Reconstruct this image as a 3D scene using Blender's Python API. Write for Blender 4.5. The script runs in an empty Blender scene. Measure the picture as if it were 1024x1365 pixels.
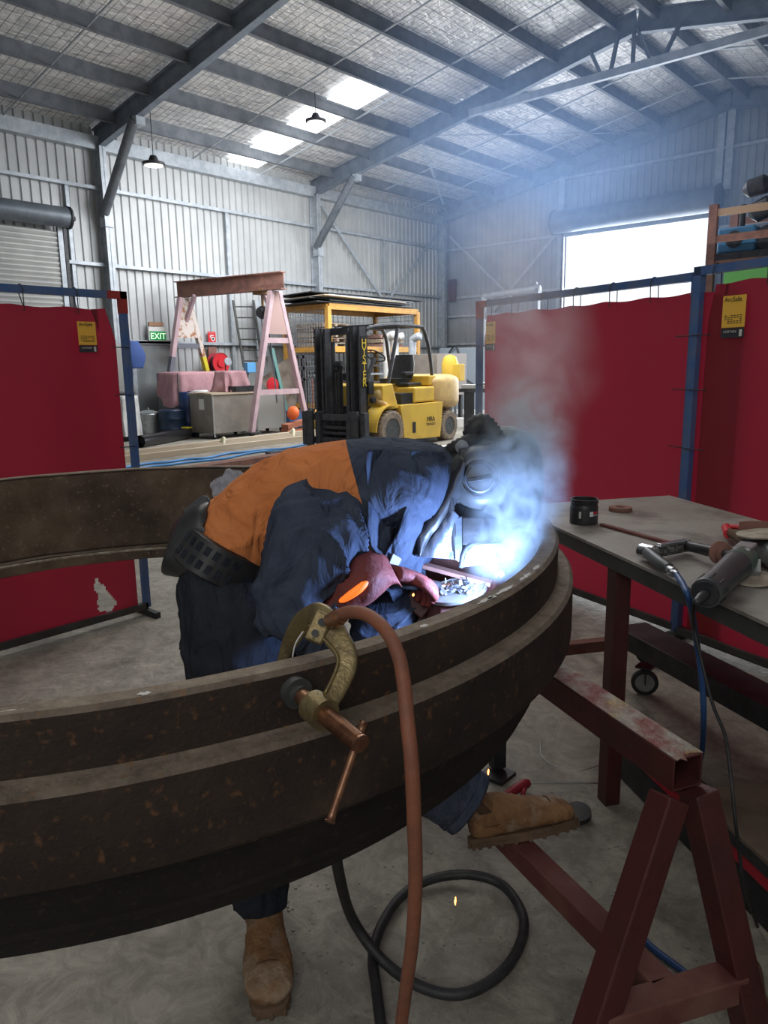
import bpy, math, random
from mathutils import Vector, Matrix, noise
random.seed(7)
C = bpy.context.scene.collection
R = math.radians
# ------------------------------------------------------------ camera model
H = 1.5; F = 985.0
YAW, PITCH, ROLL = R(41.134), R(11.28), R(-0.892)
FF = Vector((-math.sin(YAW)*math.cos(PITCH), math.cos(YAW)*math.cos(PITCH), -math.sin(PITCH)))
_r = Vector((math.cos(YAW), math.sin(YAW), 0)); _u = _r.cross(FF)
RR = _r*math.cos(ROLL) + _u*math.sin(ROLL); UU = -_r*math.sin(ROLL) + _u*math.cos(ROLL)
CAM = Vector((0, 0, H))
def ray(px, py): return FF + RR*((px-512)/F) + UU*((682.5-py)/F)
def PZ(px, py, z):
    d = ray(px, py); return CAM + d*((z-H)/d.z)
def PX(px, py, x):
    d = ray(px, py); return CAM + d*(x/d.x)
def PY(px, py, y):
    d = ray(px, py); return CAM + d*(y/d.y)
def PD(px, py, t): return CAM + ray(px, py)*t
V = Vector
# ------------------------------------------------------------ mesh builder
class MB:
    def __init__(s): s.v = []; s.f = []; s.a = []
    def add(s, vs, fs):
        o = len(s.v); s.v += [V(p) for p in vs]; s.f += [tuple(i+o for i in f) for f in fs]; return s
    def box(s, x0, x1, y0, y1, z0, z1, M=None):
        p = [V((x, y, z)) for x in (x0, x1) for y in (y0, y1) for z in (z0, z1)]
        if M: p = [M @ q for q in p]
        return s.add(p, [(0,1,3,2),(4,6,7,5),(0,4,5,1),(2,3,7,6),(0,2,6,4),(1,5,7,3)])
    def bar(s, p, q, w, h, up=(0,0,1)):
        p, q = V(p), V(q); d = (q-p).normalized(); up = V(up)
        if abs(d.dot(up.normalized())) > .98: up = V((1,0,0))
        a = d.cross(up).normalized(); b = a.cross(d).normalized()
        c = [x + a*i*w/2 + b*j*h/2 for x in (p, q) for i in (-1, 1) for j in (-1, 1)]
        return s.add(c, [(0,1,3,2),(4,6,7,5),(0,4,5,1),(2,3,7,6),(0,2,6,4),(1,5,7,3)])
    def tube(s, pts, r, n=10, cap=True, sm=1):
        pts = [V(p) for p in pts]
        rs = list(r) if isinstance(r, (list, tuple)) else [r]*len(pts)
        if sm > 1 and len(pts) > 2: pts, rs = smooth_path(pts, rs, sm)
        d0 = (pts[1]-pts[0]).normalized(); a = d0.orthogonal().normalized(); vs = []; m = len(pts)
        for i, p in enumerate(pts):
            d = (pts[min(i+1, m-1)] - pts[max(i-1, 0)]).normalized()
            a = (a - d*a.dot(d)).normalized(); b = d.cross(a)
            for k in range(n):
                t = 2*math.pi*k/n; vs.append(p + (a*math.cos(t) + b*math.sin(t))*rs[i])
        fs = [(i*n+k, i*n+(k+1) % n, (i+1)*n+(k+1) % n, (i+1)*n+k) for i in range(m-1) for k in range(n)]
        if cap: fs += [tuple(range(n))[::-1], tuple((m-1)*n+k for k in range(n))]
        return s.add(vs, fs)
    def cyl(s, p, q, r, r2=None, n=20, cap=True): return s.tube([p, q], [r, r if r2 is None else r2], n, cap)
    def lathe(s, prof, n=24, M=None, cap=True):
        vs = []; m = len(prof)
        for r, z in prof:
            for k in range(n):
                t = 2*math.pi*k/n; vs.append(V((r*math.cos(t), r*math.sin(t), z)))
        if M: vs = [M @ q for q in vs]
        fs = [(i*n+k, i*n+(k+1) % n, (i+1)*n+(k+1) % n, (i+1)*n+k) for i in range(m-1) for k in range(n)]
        if cap: fs += [tuple(range(n))[::-1], tuple((m-1)*n+k for k in range(n))]
        return s.add(vs, fs)
    def prism(s, poly, d, M=None):   # poly in local xy, extruded along z by d
        n = len(poly); vs = [V((x, y, z)) for z in (0, d) for x, y in poly]
        if M: vs = [M @ q for q in vs]
        fs = [tuple(range(n))[::-1], tuple(range(n, 2*n))] + [(k, (k+1) % n, n+(k+1) % n, n+k) for k in range(n)]
        return s.add(vs, fs)
    def grid(s, fn, nu, nv, close=False):
        vs = [fn(i/(nu), j/(nv)) for i in range(nu+1) for j in range(nv+1)]
        fs = [(i*(nv+1)+j, (i+1)*(nv+1)+j, (i+1)*(nv+1)+j+1, i*(nv+1)+j+1) for i in range(nu) for j in range(nv)]
        return s.add(vs, fs)
    def loft(s, secs, n=28, sub=4, cap=True, e=1.0):   # secs: (c, U, W) centre and half-axis vectors
        S = []
        m = len(secs)
        for i in range(m-1):
            P = [secs[max(i-1, 0)], secs[i], secs[i+1], secs[min(i+2, m-1)]]
            for j in range(sub):
                t = j/sub; S.append([catmull(P[0][q], P[1][q], P[2][q], P[3][q], t) for q in range(3)])
        S.append([V(q) for q in secs[-1][:3]])
        vs = []
        for c, U, W in S:
            for k in range(n):
                t = 2*math.pi*k/n; cs, sn = math.cos(t), math.sin(t)
                cs = math.copysign(abs(cs)**e, cs); sn = math.copysign(abs(sn)**e, sn)
                vs.append(c + U*cs + W*sn)
        M = len(S)
        fs = [(i*n+k, i*n+(k+1) % n, (i+1)*n+(k+1) % n, (i+1)*n+k) for i in range(M-1) for k in range(n)]
        if cap: fs += [tuple(range(n))[::-1], tuple((M-1)*n+k for k in range(n))]
        return s.add(vs, fs)
def catmull(a, b, c, d, t):
    a, b, c, d = (V(x) if isinstance(x, tuple) else x for x in (a, b, c, d))
    return .5*((2*b) + (c-a)*t + (2*a-5*b+4*c-d)*t*t + (3*b-a-3*c+d)*t*t*t)
def smooth_path(pts, rs, k):
    o = []; q = []; m = len(pts)
    for i in range(m-1):
        for j in range(k):
            t = j/k
            o.append(catmull(pts[max(i-1, 0)], pts[i], pts[i+1], pts[min(i+2, m-1)], t)); q.append(rs[i]*(1-t)+rs[i+1]*t)
    return o+[pts[-1]], q+[rs[-1]]
MATW = {}
def link(o, parent):
    C.objects.link(o)
    if parent is not None:
        o.parent = parent; o.matrix_parent_inverse = MATW[parent.name].inverted()
    return o
def tag(o, label=None, cat=None, group=None, kind=None):
    if label: o['label'] = label
    if cat: o['category'] = cat
    if group: o['group'] = group
    if kind: o['kind'] = kind
    return o
def thing(name, loc, label, cat, group=None, rz=0):
    o = bpy.data.objects.new(name, None); o.empty_display_size = .1
    o.location = V(loc); o.rotation_euler = (0, 0, rz); C.objects.link(o)
    MATW[o.name] = Matrix.Translation(V(loc)) @ Matrix.Rotation(rz, 4, 'Z')
    return tag(o, label, cat, group)
def obj(name, mb, mat, parent=None, smooth=False, bevel=0, sub=0, M=None, angle=None, solid=0):
    vs = [M @ p for p in mb.v] if M is not None else mb.v
    mn = V([min(p[i] for p in vs) for i in range(3)]); mx = V([max(p[i] for p in vs) for i in range(3)])
    c = V(((mn.x+mx.x)/2, (mn.y+mx.y)/2, mn.z))
    me = bpy.data.meshes.new(name); me.from_pydata([p-c for p in vs], [], mb.f)
    import bmesh
    bm = bmesh.new(); bm.from_mesh(me); bmesh.ops.recalc_face_normals(bm, faces=bm.faces[:]); bm.to_mesh(me); bm.free()
    if smooth: me.polygons.foreach_set('use_smooth', [True]*len(me.polygons))
    me.materials.append(mat)
    o = bpy.data.objects.new(name, me); o.location = c
    MATW[o.name] = Matrix.Translation(c)
    link(o, parent)
    if bevel:
        b = o.modifiers.new('b', 'BEVEL'); b.width = bevel; b.segments = 2; b.limit_method = 'ANGLE'; b.angle_limit = R(40)
    if solid:
        b = o.modifiers.new('s', 'SOLIDIFY'); b.thickness = solid; b.offset = 0
    if sub:
        b = o.modifiers.new('u', 'SUBSURF'); b.levels = sub; b.render_levels = sub
    if smooth and angle:
        me.polygons.foreach_set('use_smooth', [True]*len(me.polygons))
        try: me.set_sharp_from_angle(angle=R(angle))
        except Exception: pass
    return o
def text(name, s, size, mat, loc, xdir, up, parent=None, depth=.0006, align='CENTER'):
    cu = bpy.data.curves.new('t', 'FONT'); cu.body = s; cu.size = size; cu.extrude = depth; cu.align_x = align
    to = bpy.data.objects.new('t', cu); C.objects.link(to)
    bpy.context.view_layer.update()
    me = bpy.data.meshes.new_from_object(to.evaluated_get(bpy.context.evaluated_depsgraph_get()))
    bpy.data.objects.remove(to); bpy.data.curves.remove(cu)
    x = V(xdir).normalized(); z = x.cross(V(up)).normalized(); y = z.cross(x)
    Mx = Matrix((x, y, z)).transposed().to_4x4(); Mx.translation = V(loc)
    me.materials.clear(); me.materials.append(mat)
    o = bpy.data.objects.new(name, me)
    for v in me.vertices: v.co = Mx.to_3x3() @ v.co
    o.location = V(loc); MATW[o.name] = Matrix.Translation(V(loc)); link(o, parent); return o
def dup(root, delta_or_matrix, label=None):
    r = root.copy(); C.objects.link(r)
    if isinstance(delta_or_matrix, Matrix): r.matrix_world = delta_or_matrix; MATW[r.name] = delta_or_matrix
    else:
        r.location = root.location + V(delta_or_matrix); MATW[r.name] = Matrix.Translation(V(delta_or_matrix)) @ MATW[root.name]
    if label: r['label'] = label
    for ch in [o for o in bpy.data.objects if o.parent == root]:
        c = ch.copy(); C.objects.link(c); c.parent = r; c.matrix_parent_inverse = ch.matrix_parent_inverse
        for g in [o for o in bpy.data.objects if o.parent == ch]:
            d = g.copy(); C.objects.link(d); d.parent = c; d.matrix_parent_inverse = g.matrix_parent_inverse
    return r
# ------------------------------------------------------------ materials
def mat(name, col, rough=.6, metal=0, col2=None, scale=5, mix=(.4, .6), bump=0, bscale=40, stretch=(1,1,1), col3=None, scale3=1.5, mix3=(.55, .7), spec=.5, detail=6, extra=None, coat=0):
    m = bpy.data.materials.new(name); m.use_nodes = True; nt = m.node_tree; N = nt.nodes; L = nt.links
    b = N['Principled BSDF']; b.inputs['Roughness'].default_value = rough; b.inputs['Metallic'].default_value = metal
    b.inputs['Specular IOR Level'].default_value = spec; b.inputs['Coat Weight'].default_value = coat
    b.inputs['Base Color'].default_value = (*col, 1)
    tc = N.new('ShaderNodeTexCoord'); mp = N.new('ShaderNodeMapping'); mp.inputs['Scale'].default_value = stretch
    L.new(tc.outputs['Object'], mp.inputs['Vector'])
    def nz(sc, dt=detail):
        n = N.new('ShaderNodeTexNoise'); n.inputs['Scale'].default_value = sc; n.inputs['Detail'].default_value = dt
        n.inputs['Roughness'].default_value = .6; L.new(mp.outputs[0], n.inputs['Vector']); return n.outputs[0]
    def mixc(a, c2, fac, rng):
        r = N.new('ShaderNodeMapRange'); r.inputs[1].default_value = rng[0]; r.inputs[2].default_value = rng[1]; L.new(fac, r.inputs[0])
        x = N.new('ShaderNodeMix'); x.data_type = 'RGBA'; L.new(r.outputs[0], x.inputs['Factor'])
        if isinstance(a, tuple): x.inputs[6].default_value = (*a, 1)
        else: L.new(a, x.inputs[6])
        x.inputs[7].default_value = (*c2, 1); return x.outputs[2]
    cur = col
    if col2: cur = mixc(cur, col2, nz(scale), mix)
    if col3: cur = mixc(cur, col3, nz(scale3), mix3)
    if not isinstance(cur, tuple): L.new(cur, b.inputs['Base Color'])
    if bump:
        bp = N.new('ShaderNodeBump'); bp.inputs['Strength'].default_value = bump; bp.inputs['Distance'].default_value = .02
        L.new(nz(bscale), bp.inputs['Height']); L.new(bp.outputs[0], b.inputs['Normal'])
    if extra: extra(m, nt, b, mp, cur)
    return m
def emis(name, col, s):
    m = bpy.data.materials.new(name); m.use_nodes = True; nt = m.node_tree; b = nt.nodes['Principled BSDF']
    b.inputs['Base Color'].default_value = (*col, 1); b.inputs['Emission Color'].default_value = (*col, 1); b.inputs['Emission Strength'].default_value = s
    return m
def concrete():
    m = mat('concrete', (.27,.25,.205), .62, 0, (.37,.345,.295), 1.3, (.35,.65), .35, 30, col3=(.15,.138,.115), scale3=3.1, mix3=(.52,.74))
    nt = m.node_tree; N = nt.nodes; L = nt.links; b = N['Principled BSDF']
    src = b.inputs['Base Color'].links[0].from_socket
    tc = N.new('ShaderNodeTexCoord')
    n = N.new('ShaderNodeTexNoise'); n.inputs['Scale'].default_value = 9; n.inputs['Detail'].default_value = 12; n.inputs['Roughness'].default_value = .78; n.inputs['Distortion'].default_value = .8; L.new(tc.outputs['Object'], n.inputs[0])
    n2 = N.new('ShaderNodeTexVoronoi'); n2.feature = 'DISTANCE_TO_EDGE'; n2.inputs['Scale'].default_value = .12
    n3 = N.new('ShaderNodeTexNoise'); n3.inputs['Scale'].default_value = 2.; n3.inputs['Detail'].default_value = 5; L.new(tc.outputs['Object'], n3.inputs[0])
    va = N.new('ShaderNodeVectorMath'); va.operation = 'SCALE'; va.inputs[3].default_value = .35; L.new(n3.outputs[1], va.inputs[0])
    vb = N.new('ShaderNodeVectorMath'); L.new(tc.outputs['Object'], vb.inputs[0]); L.new(va.outputs[0], vb.inputs[1]); L.new(vb.outputs[0], n2.inputs['Vector'])
    r = N.new('ShaderNodeMapRange'); r.inputs[1].default_value = .42; r.inputs[2].default_value = .68; r.inputs[3].default_value = .66; r.inputs[4].default_value = 1.25; L.new(n.outputs[0], r.inputs[0])
    r2 = N.new('ShaderNodeMapRange'); r2.inputs[1].default_value = .0; r2.inputs[2].default_value = .004; r2.inputs[3].default_value = .6; r2.inputs[4].default_value = 1; L.new(n2.outputs['Distance'], r2.inputs[0])
    mu = N.new('ShaderNodeMath'); mu.operation = 'MULTIPLY'; L.new(r.outputs[0], mu.inputs[0]); L.new(r2.outputs[0], mu.inputs[1])
    x = N.new('ShaderNodeVectorMath'); x.operation = 'SCALE'; L.new(src, x.inputs[0]); L.new(mu.outputs[0], x.inputs[3]); L.new(x.outputs[0], b.inputs['Base Color'])
    return m
def foil():
    m = bpy.data.materials.new('roof_foil'); m.use_nodes = True; nt = m.node_tree; N = nt.nodes; L = nt.links; b = N['Principled BSDF']
    b.inputs['Metallic'].default_value = .35; b.inputs['Roughness'].default_value = .42
    tc = N.new('ShaderNodeTexCoord')
    mp = N.new('ShaderNodeMapping'); mp.inputs['Scale'].default_value = (3.2, 1.5, 2); L.new(tc.outputs['Object'], mp.inputs[0])
    n = N.new('ShaderNodeTexNoise'); n.inputs['Scale'].default_value = 2.4; n.inputs['Detail'].default_value = 7; n.inputs['Distortion'].default_value = 1.2; L.new(mp.outputs[0], n.inputs[0])
    n2 = N.new('ShaderNodeTexNoise'); n2.inputs['Scale'].default_value = .5; L.new(tc.outputs['Object'], n2.inputs[0])
    cr = N.new('ShaderNodeValToRGB'); cr.color_ramp.elements[0].position = .30; cr.color_ramp.elements[0].color = (.50,.51,.53,1); cr.color_ramp.elements[1].position = .70; cr.color_ramp.elements[1].color = (.92,.91,.89,1)
    L.new(n.outputs[0], cr.inputs[0])
    # wire safety mesh under the foil
    br = N.new('ShaderNodeTexBrick'); br.offset = 0; br.inputs['Scale'].default_value = 1; br.inputs['Brick Width'].default_value = .3; br.inputs['Row Height'].default_value = .15
    br.inputs['Mortar Size'].default_value = .008; br.inputs['Mortar Smooth'].default_value = .2
    for k in ('Color1', 'Color2'): br.inputs[k].default_value = (1,1,1,1)
    br.inputs['Mortar'].default_value = (.32,.33,.35,1); L.new(tc.outputs['Object'], br.inputs['Vector'])
    mx = N.new('ShaderNodeMix'); mx.data_type = 'RGBA'; mx.blend_type = 'MULTIPLY'; mx.inputs[0].default_value = 1
    L.new(cr.outputs[0], mx.inputs[6]); L.new(br.outputs[0], mx.inputs[7]); L.new(mx.outputs[2], b.inputs['Base Color'])
    bp = N.new('ShaderNodeBump'); bp.inputs['Strength'].default_value = .9; bp.inputs['Distance'].default_value = .05; L.new(n.outputs[0], bp.inputs['Height']); L.new(bp.outputs[0], b.inputs['Normal'])
    return m
def rusty(name, a, b_, c, top_light=(.30,.25,.19), spots=(.22,.10,.04), rough=.8, dz=.5):
    def ex(m, nt, b, mp, cur):
        N = nt.nodes; L = nt.links
        src = b.inputs['Base Color'].links[0].from_socket
        g = N.new('ShaderNodeNewGeometry'); sx = N.new('ShaderNodeSeparateXYZ'); L.new(g.outputs['Normal'], sx.inputs[0])
        r = N.new('ShaderNodeMapRange'); r.inputs[1].default_value = .4; r.inputs[2].default_value = .95; L.new(sx.outputs[2], r.inputs[0])
        n = N.new('ShaderNodeTexNoise'); n.inputs['Scale'].default_value = 22; n.inputs['Detail'].default_value = 8; n.inputs['Roughness'].default_value = .75; L.new(mp.outputs[0], n.inputs[0])
        r2 = N.new('ShaderNodeMapRange'); r2.inputs[1].default_value = .3; r2.inputs[2].default_value = .7; r2.inputs[3].default_value = .25; r2.inputs[4].default_value = 1; L.new(n.outputs[0], r2.inputs[0])
        mu = N.new('ShaderNodeMath'); mu.operation = 'MULTIPLY'; L.new(r.outputs[0], mu.inputs[0]); L.new(r2.outputs[0], mu.inputs[1])
        mu2 = N.new('ShaderNodeMath'); mu2.operation = 'MULTIPLY'; mu2.inputs[1].default_value = dz; L.new(mu.outputs[0], mu2.inputs[0])
        x = N.new('ShaderNodeMix'); x.data_type = 'RGBA'; L.new(mu2.outputs[0], x.inputs[0]); L.new(src, x.inputs[6]); x.inputs[7].default_value = (*top_light, 1)  # upward faces lightened: roof light on the tops is in the colour
        # light scale flecks
        n3 = N.new('ShaderNodeTexNoise'); n3.inputs['Scale'].default_value = 60; n3.inputs['Detail'].default_value = 4; L.new(mp.outputs[0], n3.inputs[0])
        r3 = N.new('ShaderNodeMapRange'); r3.inputs[1].default_value = .6; r3.inputs[2].default_value = .72; r3.inputs[4].default_value = .55; L.new(n3.outputs[0], r3.inputs[0])
        x2 = N.new('ShaderNodeMix'); x2.data_type = 'RGBA'; L.new(r3.outputs[0], x2.inputs[0]); L.new(x.outputs[2], x2.inputs[6]); x2.inputs[7].default_value = (*spots, 1)
        L.new(x2.outputs[2], b.inputs['Base Color'])
    return mat(name, a, rough, .25, b_, 9, (.35,.65), .28, 110, col3=c, scale3=2.6, mix3=(.45,.7), extra=ex, detail=9)
def vinyl():
    def ex(m, nt, b, mp, cur):
        N = nt.nodes; L = nt.links
        tr = N.new('ShaderNodeBsdfTranslucent'); tr.inputs[0].default_value = (.85,.03,.09,1)
        mx = N.new('ShaderNodeMixShader'); mx.inputs[0].default_value = .30
        out = [n for n in N if n.type == 'OUTPUT_MATERIAL'][0]
        L.new(b.outputs[0], mx.inputs[1]); L.new(tr.outputs[0], mx.inputs[2]); L.new(mx.outputs[0], out.inputs[0])
    return mat('red_welding_vinyl', (.175,.022,.034), .42, 0, (.135,.028,.036), 1.2, (.35,.7), .12, 4, col3=(.11,.035,.035), scale3=.9, mix3=(.55,.8), extra=ex)
def denim(name, a, b_, sc=14):
    def ex(m, nt, b, mp, cur):
        N = nt.nodes; L = nt.links
        n = N.new('ShaderNodeTexNoise'); n.inputs['Scale'].default_value = 7; n.inputs['Detail'].default_value = 3; n.inputs['Distortion'].default_value = 1.6; n.inputs['Roughness'].default_value = .45
        mq = N.new('ShaderNodeMapping'); mq.inputs['Scale'].default_value = (1.5, 1.5, .7); mq.inputs['Rotation'].default_value = (.3, .5, .2); L.new(mp.outputs[0], mq.inputs[0]); L.new(mq.outputs[0], n.inputs[0])
        n2 = N.new('ShaderNodeTexNoise'); n2.inputs['Scale'].default_value = 260; L.new(mp.outputs[0], n2.inputs[0])
        a_ = N.new('ShaderNodeMath'); a_.operation = 'MULTIPLY_ADD'; a_.inputs[1].default_value = .02; L.new(n2.outputs[0], a_.inputs[0]); L.new(n.outputs[0], a_.inputs[2])
        bp = N.new('ShaderNodeBump'); bp.inputs['Strength'].default_value = .8; bp.inputs['Distance'].default_value = .045; L.new(a_.outputs[0], bp.inputs['Height']); L.new(bp.outputs[0], b.inputs['Normal'])
    return mat(name, a, .95, 0, b_, sc, (.35,.7), 0, 9, spec=.12, detail=8, extra=ex)
M_ = dict(
 conc=concrete(), foil=foil(),
 wall=mat('corrugated_zinc', (.47,.485,.485), .55, .25, (.40,.415,.42), 1.1, (.4,.65)),
 girt=mat('galvanised_steel', (.44,.475,.51), .5, .3, (.33,.37,.41), 6),
 rafter=mat('grey_rafter_steel', (.20,.235,.28), .5, .3, (.15,.18,.22), 4),
 purlin=mat('purlin_steel', (.17,.185,.205), .6, .2, (.12,.135,.155), 4),
 brace=mat('dark_brace_steel', (.11,.125,.145), .45, .4, (.16,.18,.2), 5),
 slat=mat('roller_slats', (.43,.435,.42), .5, .2, (.37,.375,.37), 2),
 drumc=mat('roller_drum', (.15,.175,.20), .45, .3, (.11,.13,.155), 3),
 ring=rusty('rusted_ring_steel', (.040,.025,.018), (.070,.045,.032), (.020,.014,.012), top_light=(.40,.33,.25), dz=.85),
 ringin=rusty('rusted_ring_inner', (.10,.065,.042), (.17,.125,.085), (.05,.035,.028), top_light=(.3,.26,.2), spots=(.3,.22,.15)),
 black=mat('black_steel', (.022,.024,.028), .5, .3, (.045,.045,.05), 10),
 rubber=mat('black_rubber', (.018,.018,.019), .55, 0, (.032,.032,.034), 20, bump=.15),
 plast=mat('black_plastic', (.022,.023,.025), .42, 0, (.035,.036,.038), 20),
 dplast=mat('dark_grey_plastic', (.045,.05,.055), .4, 0, (.06,.065,.07), 20),
 redp=mat('red_painted_steel', (.085,.019,.018), .5, .1, (.055,.018,.017), 5, col3=(.06,.035,.03), scale3=9, mix3=(.6,.75), bump=.15),
 redtop=mat('worn_red_and_yellow_paint', (.30,.27,.23), .55, .35, (.20,.06,.05), 7, (.45,.6), .4, 30, col3=(.36,.26,.09), scale3=5, mix3=(.58,.68)),
 brownp=mat('dusty_maroon_steel', (.19,.085,.065), .7, .1, (.13,.04,.035), 6, bump=.2),
 vinyl=vinyl(),
 bluep=mat('blue_painted_tube', (.05,.12,.30), .45, 0, (.09,.14,.26), 8),
 tabletop=mat('steel_table_top', (.26,.24,.215), .55, .2, (.35,.335,.31), 2.3, (.35,.65), .15, 60, col3=(.12,.105,.09), scale3=4, mix3=(.5,.7)),
 tside=mat('table_edge_steel', (.095,.1,.095), .5, .4, (.06,.062,.06), 5),
 bronze=mat('bronze_clamp_metal', (.30,.235,.115), .42, .75, (.20,.155,.085), 30, (.4,.65), .2, 90),
 copper=mat('copper_screw', (.36,.19,.11), .38, .8, (.22,.11,.07), 40),
 cable=mat('orange_brown_cable', (.24,.085,.045), .6, 0, (.15,.06,.04), 14, (.45,.7), .2, 60),
 leather=mat('tan_boot_leather', (.30,.155,.065), .75, 0, (.16,.08,.035), 14, (.35,.65), .6, 60, col3=(.38,.28,.19), scale3=9, mix3=(.5,.66)),
 sole=mat('brown_boot_sole', (.10,.062,.035), .8, 0, (.16,.10,.06), 14),
 elastic=mat('dark_elastic', (.10,.055,.03), .9),
 glove=mat('red_leather_glove', (.20,.035,.028), .75, 0, (.13,.03,.028), 12, bump=.35),
 navy=denim('navy_drill_cloth', (.040,.052,.082), (.065,.08,.115)),
 trous=denim('dark_trouser_cloth', (.021,.024,.034), (.036,.040,.050)),
 jean=denim('lit_trouser_cloth', (.05,.068,.105), (.09,.105,.14), 30),  # bluer, lighter copy of the trouser cloth; its lit look is in the colour
 orange=denim('orange_drill_cloth', (.66,.235,.085), (.55,.175,.055), 6),
 helmet=mat('charcoal_helmet_shell', (.045,.05,.052), .38, 0, (.07,.072,.07), 12),
 silver=mat('silver_helmet_cloth', (.085,.10,.13), .36, .4, (.14,.16,.20), 9, bump=.3, bscale=12),
 yellow=mat('forklift_yellow', (.82,.54,.07), .42, 0, (.70,.44,.08), 3, (.45,.7)),
 cweight=mat('worn_yellow_counterweight', (.74,.52,.20), .5, 0, (.60,.38,.16), 4),
 mast=mat('dark_mast_steel', (.05,.053,.065), .5, .2, (.085,.086,.095), 10),
 tyre=mat('dusty_tyre', (.34,.27,.20), .9, 0, (.22,.175,.135), 12),
 rim=mat('grey_wheel_rim', (.07,.075,.085), .6, .2, (.12,.12,.12), 20),
 pink=mat('pink_painted_steel', (.52,.37,.40), .6, 0, (.44,.31,.34), 5),
 rustbeam=mat('rusty_beam', (.26,.125,.095), .8, .1, (.17,.085,.07), 6, (.4,.65)),
 rustwhite=mat('flaking_white_paint', (.62,.56,.52), .8, 0, (.36,.17,.08), 8, (.5,.6)),
 hyel=mat('yellow_paint', (.62,.52,.03), .5),
 rackor=mat('orange_rack_paint', (.62,.33,.055), .5, 0, (.5,.26,.06), 6),
 pinkcl=mat('pink_cloth', (.58,.34,.37), .9, 0, (.50,.28,.31), 6, spec=.1),
 blued=mat('blue_plastic_drum', (.012,.035,.12), .35), bluebox=mat('light_blue_box', (.10,.33,.62), .5),
 cab=mat('grey_brown_cabinet', (.30,.275,.24), .45, .3, (.24,.22,.2), 4), cabe=mat('dark_grey_cabinet', (.16,.165,.175), .5, .2, (.2,.2,.21), 5),
 wood=mat('pale_timber', (.52,.44,.33), .8, 0, (.40,.32,.23), 3, stretch=(1,.1,1)),
 steelp=mat('bright_steel', (.5,.5,.5), .3, .9), chrome=mat('satin_chrome', (.55,.57,.6), .25, .9),
 galv=mat('galvanised_bin', (.42,.44,.44), .4, .6, (.3,.32,.33), 8),
 white=mat('white_paint', (.75,.75,.73), .5), offw=mat('white_sheet_plastic', (.62,.62,.60), .6, 0, (.5,.5,.49), 4),
 tarp=mat('brown_tarp', (.15,.12,.095), .9, 0, (.21,.17,.14), 5), orangem=mat('orange_machine_paint', (.75,.14,.03), .5),
 red=mat('red_plastic', (.55,.02,.03), .4), redt=mat('dull_red_plastic', (.30,.018,.03), .5),
 green=mat('dark_green_steel', (.02,.13,.11), .5), ggreen=mat('grinder_green', (.07,.125,.10), .35, 0, (.10,.14,.12), 30),
 lgreen=mat('bright_green_sheet', (.20,.62,.17), .5), disc=mat('abrasive_disc', (.42,.37,.30), .9, 0, (.30,.25,.20), 20),
 bhose=mat('blue_hose', (.02,.07,.20), .4), bhose2=mat('bright_blue_hose', (.08,.28,.62), .5),
 yell=mat('label_yellow', (.80,.47,.06), .6), lab=mat('label_black', (.03,.035,.045), .5), ink=mat('label_ink', (.05,.04,.02), .6),
 exitg=emis('exit_green', (.01,.28,.08), .25), exitw=emis('exit_lettering', (.75,1,.7), .8),
 sky=emis('skylight_sheet', (.96,.98,1), 2.6), lamp=emis('lamp_lens', (1,.97,.92), .75),
 spark=emis('hot_spark', (1,.28,.05), 12), arc=emis('weld_arc', (.75,.87,1), 60), swarf=mat('bright_swarf', (.6,.62,.66), .3, .9),
 glass=mat('dark_glass', (.02,.03,.03), .08), cuff_glow=emis('cuff_glow_paint', (1,.17,.02), 1.1),
)
# ------------------------------------------------------------ building shell
XL, XR, YG, YB = -15.8, 2.6, 21.36, -4.0
XC = -6.6; SL = .1763; ZE = 6.08
def zs(x, z0=ZE): return z0 + SL*((x-XL) if x < XC else (XR-x))
mb = MB(); mb.box(XL-.3, XR+.3, YB-3, YG+14, -.2, 0); tag(obj('floor', mb, M_['conc']), kind='structure')
def ribs(a0, a1, pitch=.2, dep=.032):
    o = []; a = a0
    while a < a1:
        o += [(a, 0), (a+pitch*.62, 0), (a+pitch*.72, dep), (a+pitch*.9, dep)]; a += pitch
    return [(min(x, a1), d) for x, d in o] + [(a1, 0)]
def corr(mb, pf, a0, a1, zb, zt):
    p = ribs(a0, a1); vs = []; 
    for a, d in p: vs += [pf(a, d, zb(a) if callable(zb) else zb), pf(a, d, zt(a) if callable(zt) else zt)]
    mb.add(vs, [(2*i, 2*i+2, 2*i+3, 2*i+1) for i in range(len(p)-1)])
ZF = ZE + .48     # underside of the foil at the eave
mb = MB(); corr(mb, lambda a, d, z: V((XL-.0-d, a, z)), YB, YG, 0, ZF); wl = tag(obj('wall_left', mb, M_['wall']), kind='structure')
mb = MB(); corr(mb, lambda a, d, z: V((XR+d, a, z)), YB, YG, 0, ZF); wr = tag(obj('wall_right', mb, M_['wall']), kind='structure')
mb = MB(); corr(mb, lambda a, d, z: V((a, YB-d, z)), XL, XR, 0, lambda a: zs(a, ZF)); tag(obj('wall_front', mb, M_['wall']), kind='structure')
mb = MB(); pf = lambda a, d, z: V((a, YG+d, z))
DX0, DX1, DZ = -11.2, -6.93, 5.2
tp = lambda a: zs(a, ZF)
corr(mb, pf, XL, DX0, 0, tp); corr(mb, pf, DX1, XR, 0, tp); corr(mb, pf, DX0, XC, DZ, tp)
wf = tag(obj('wall_back', mb, mat('zinc_painted_shade', (.30,.325,.345), .6, .2, (.25,.27,.29), 1.1)), kind='structure')  # darker copy of the wall zinc; backlit shade is in the colour
mb = MB()
mb.add([(XL-.2, YB, ZF-.2*SL), (XC, YB, zs(XC, ZF)), (XC, YG+.1, zs(XC, ZF)), (XL-.2, YG+.1, ZF-.2*SL)], [(0,1,2,3)])
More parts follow.
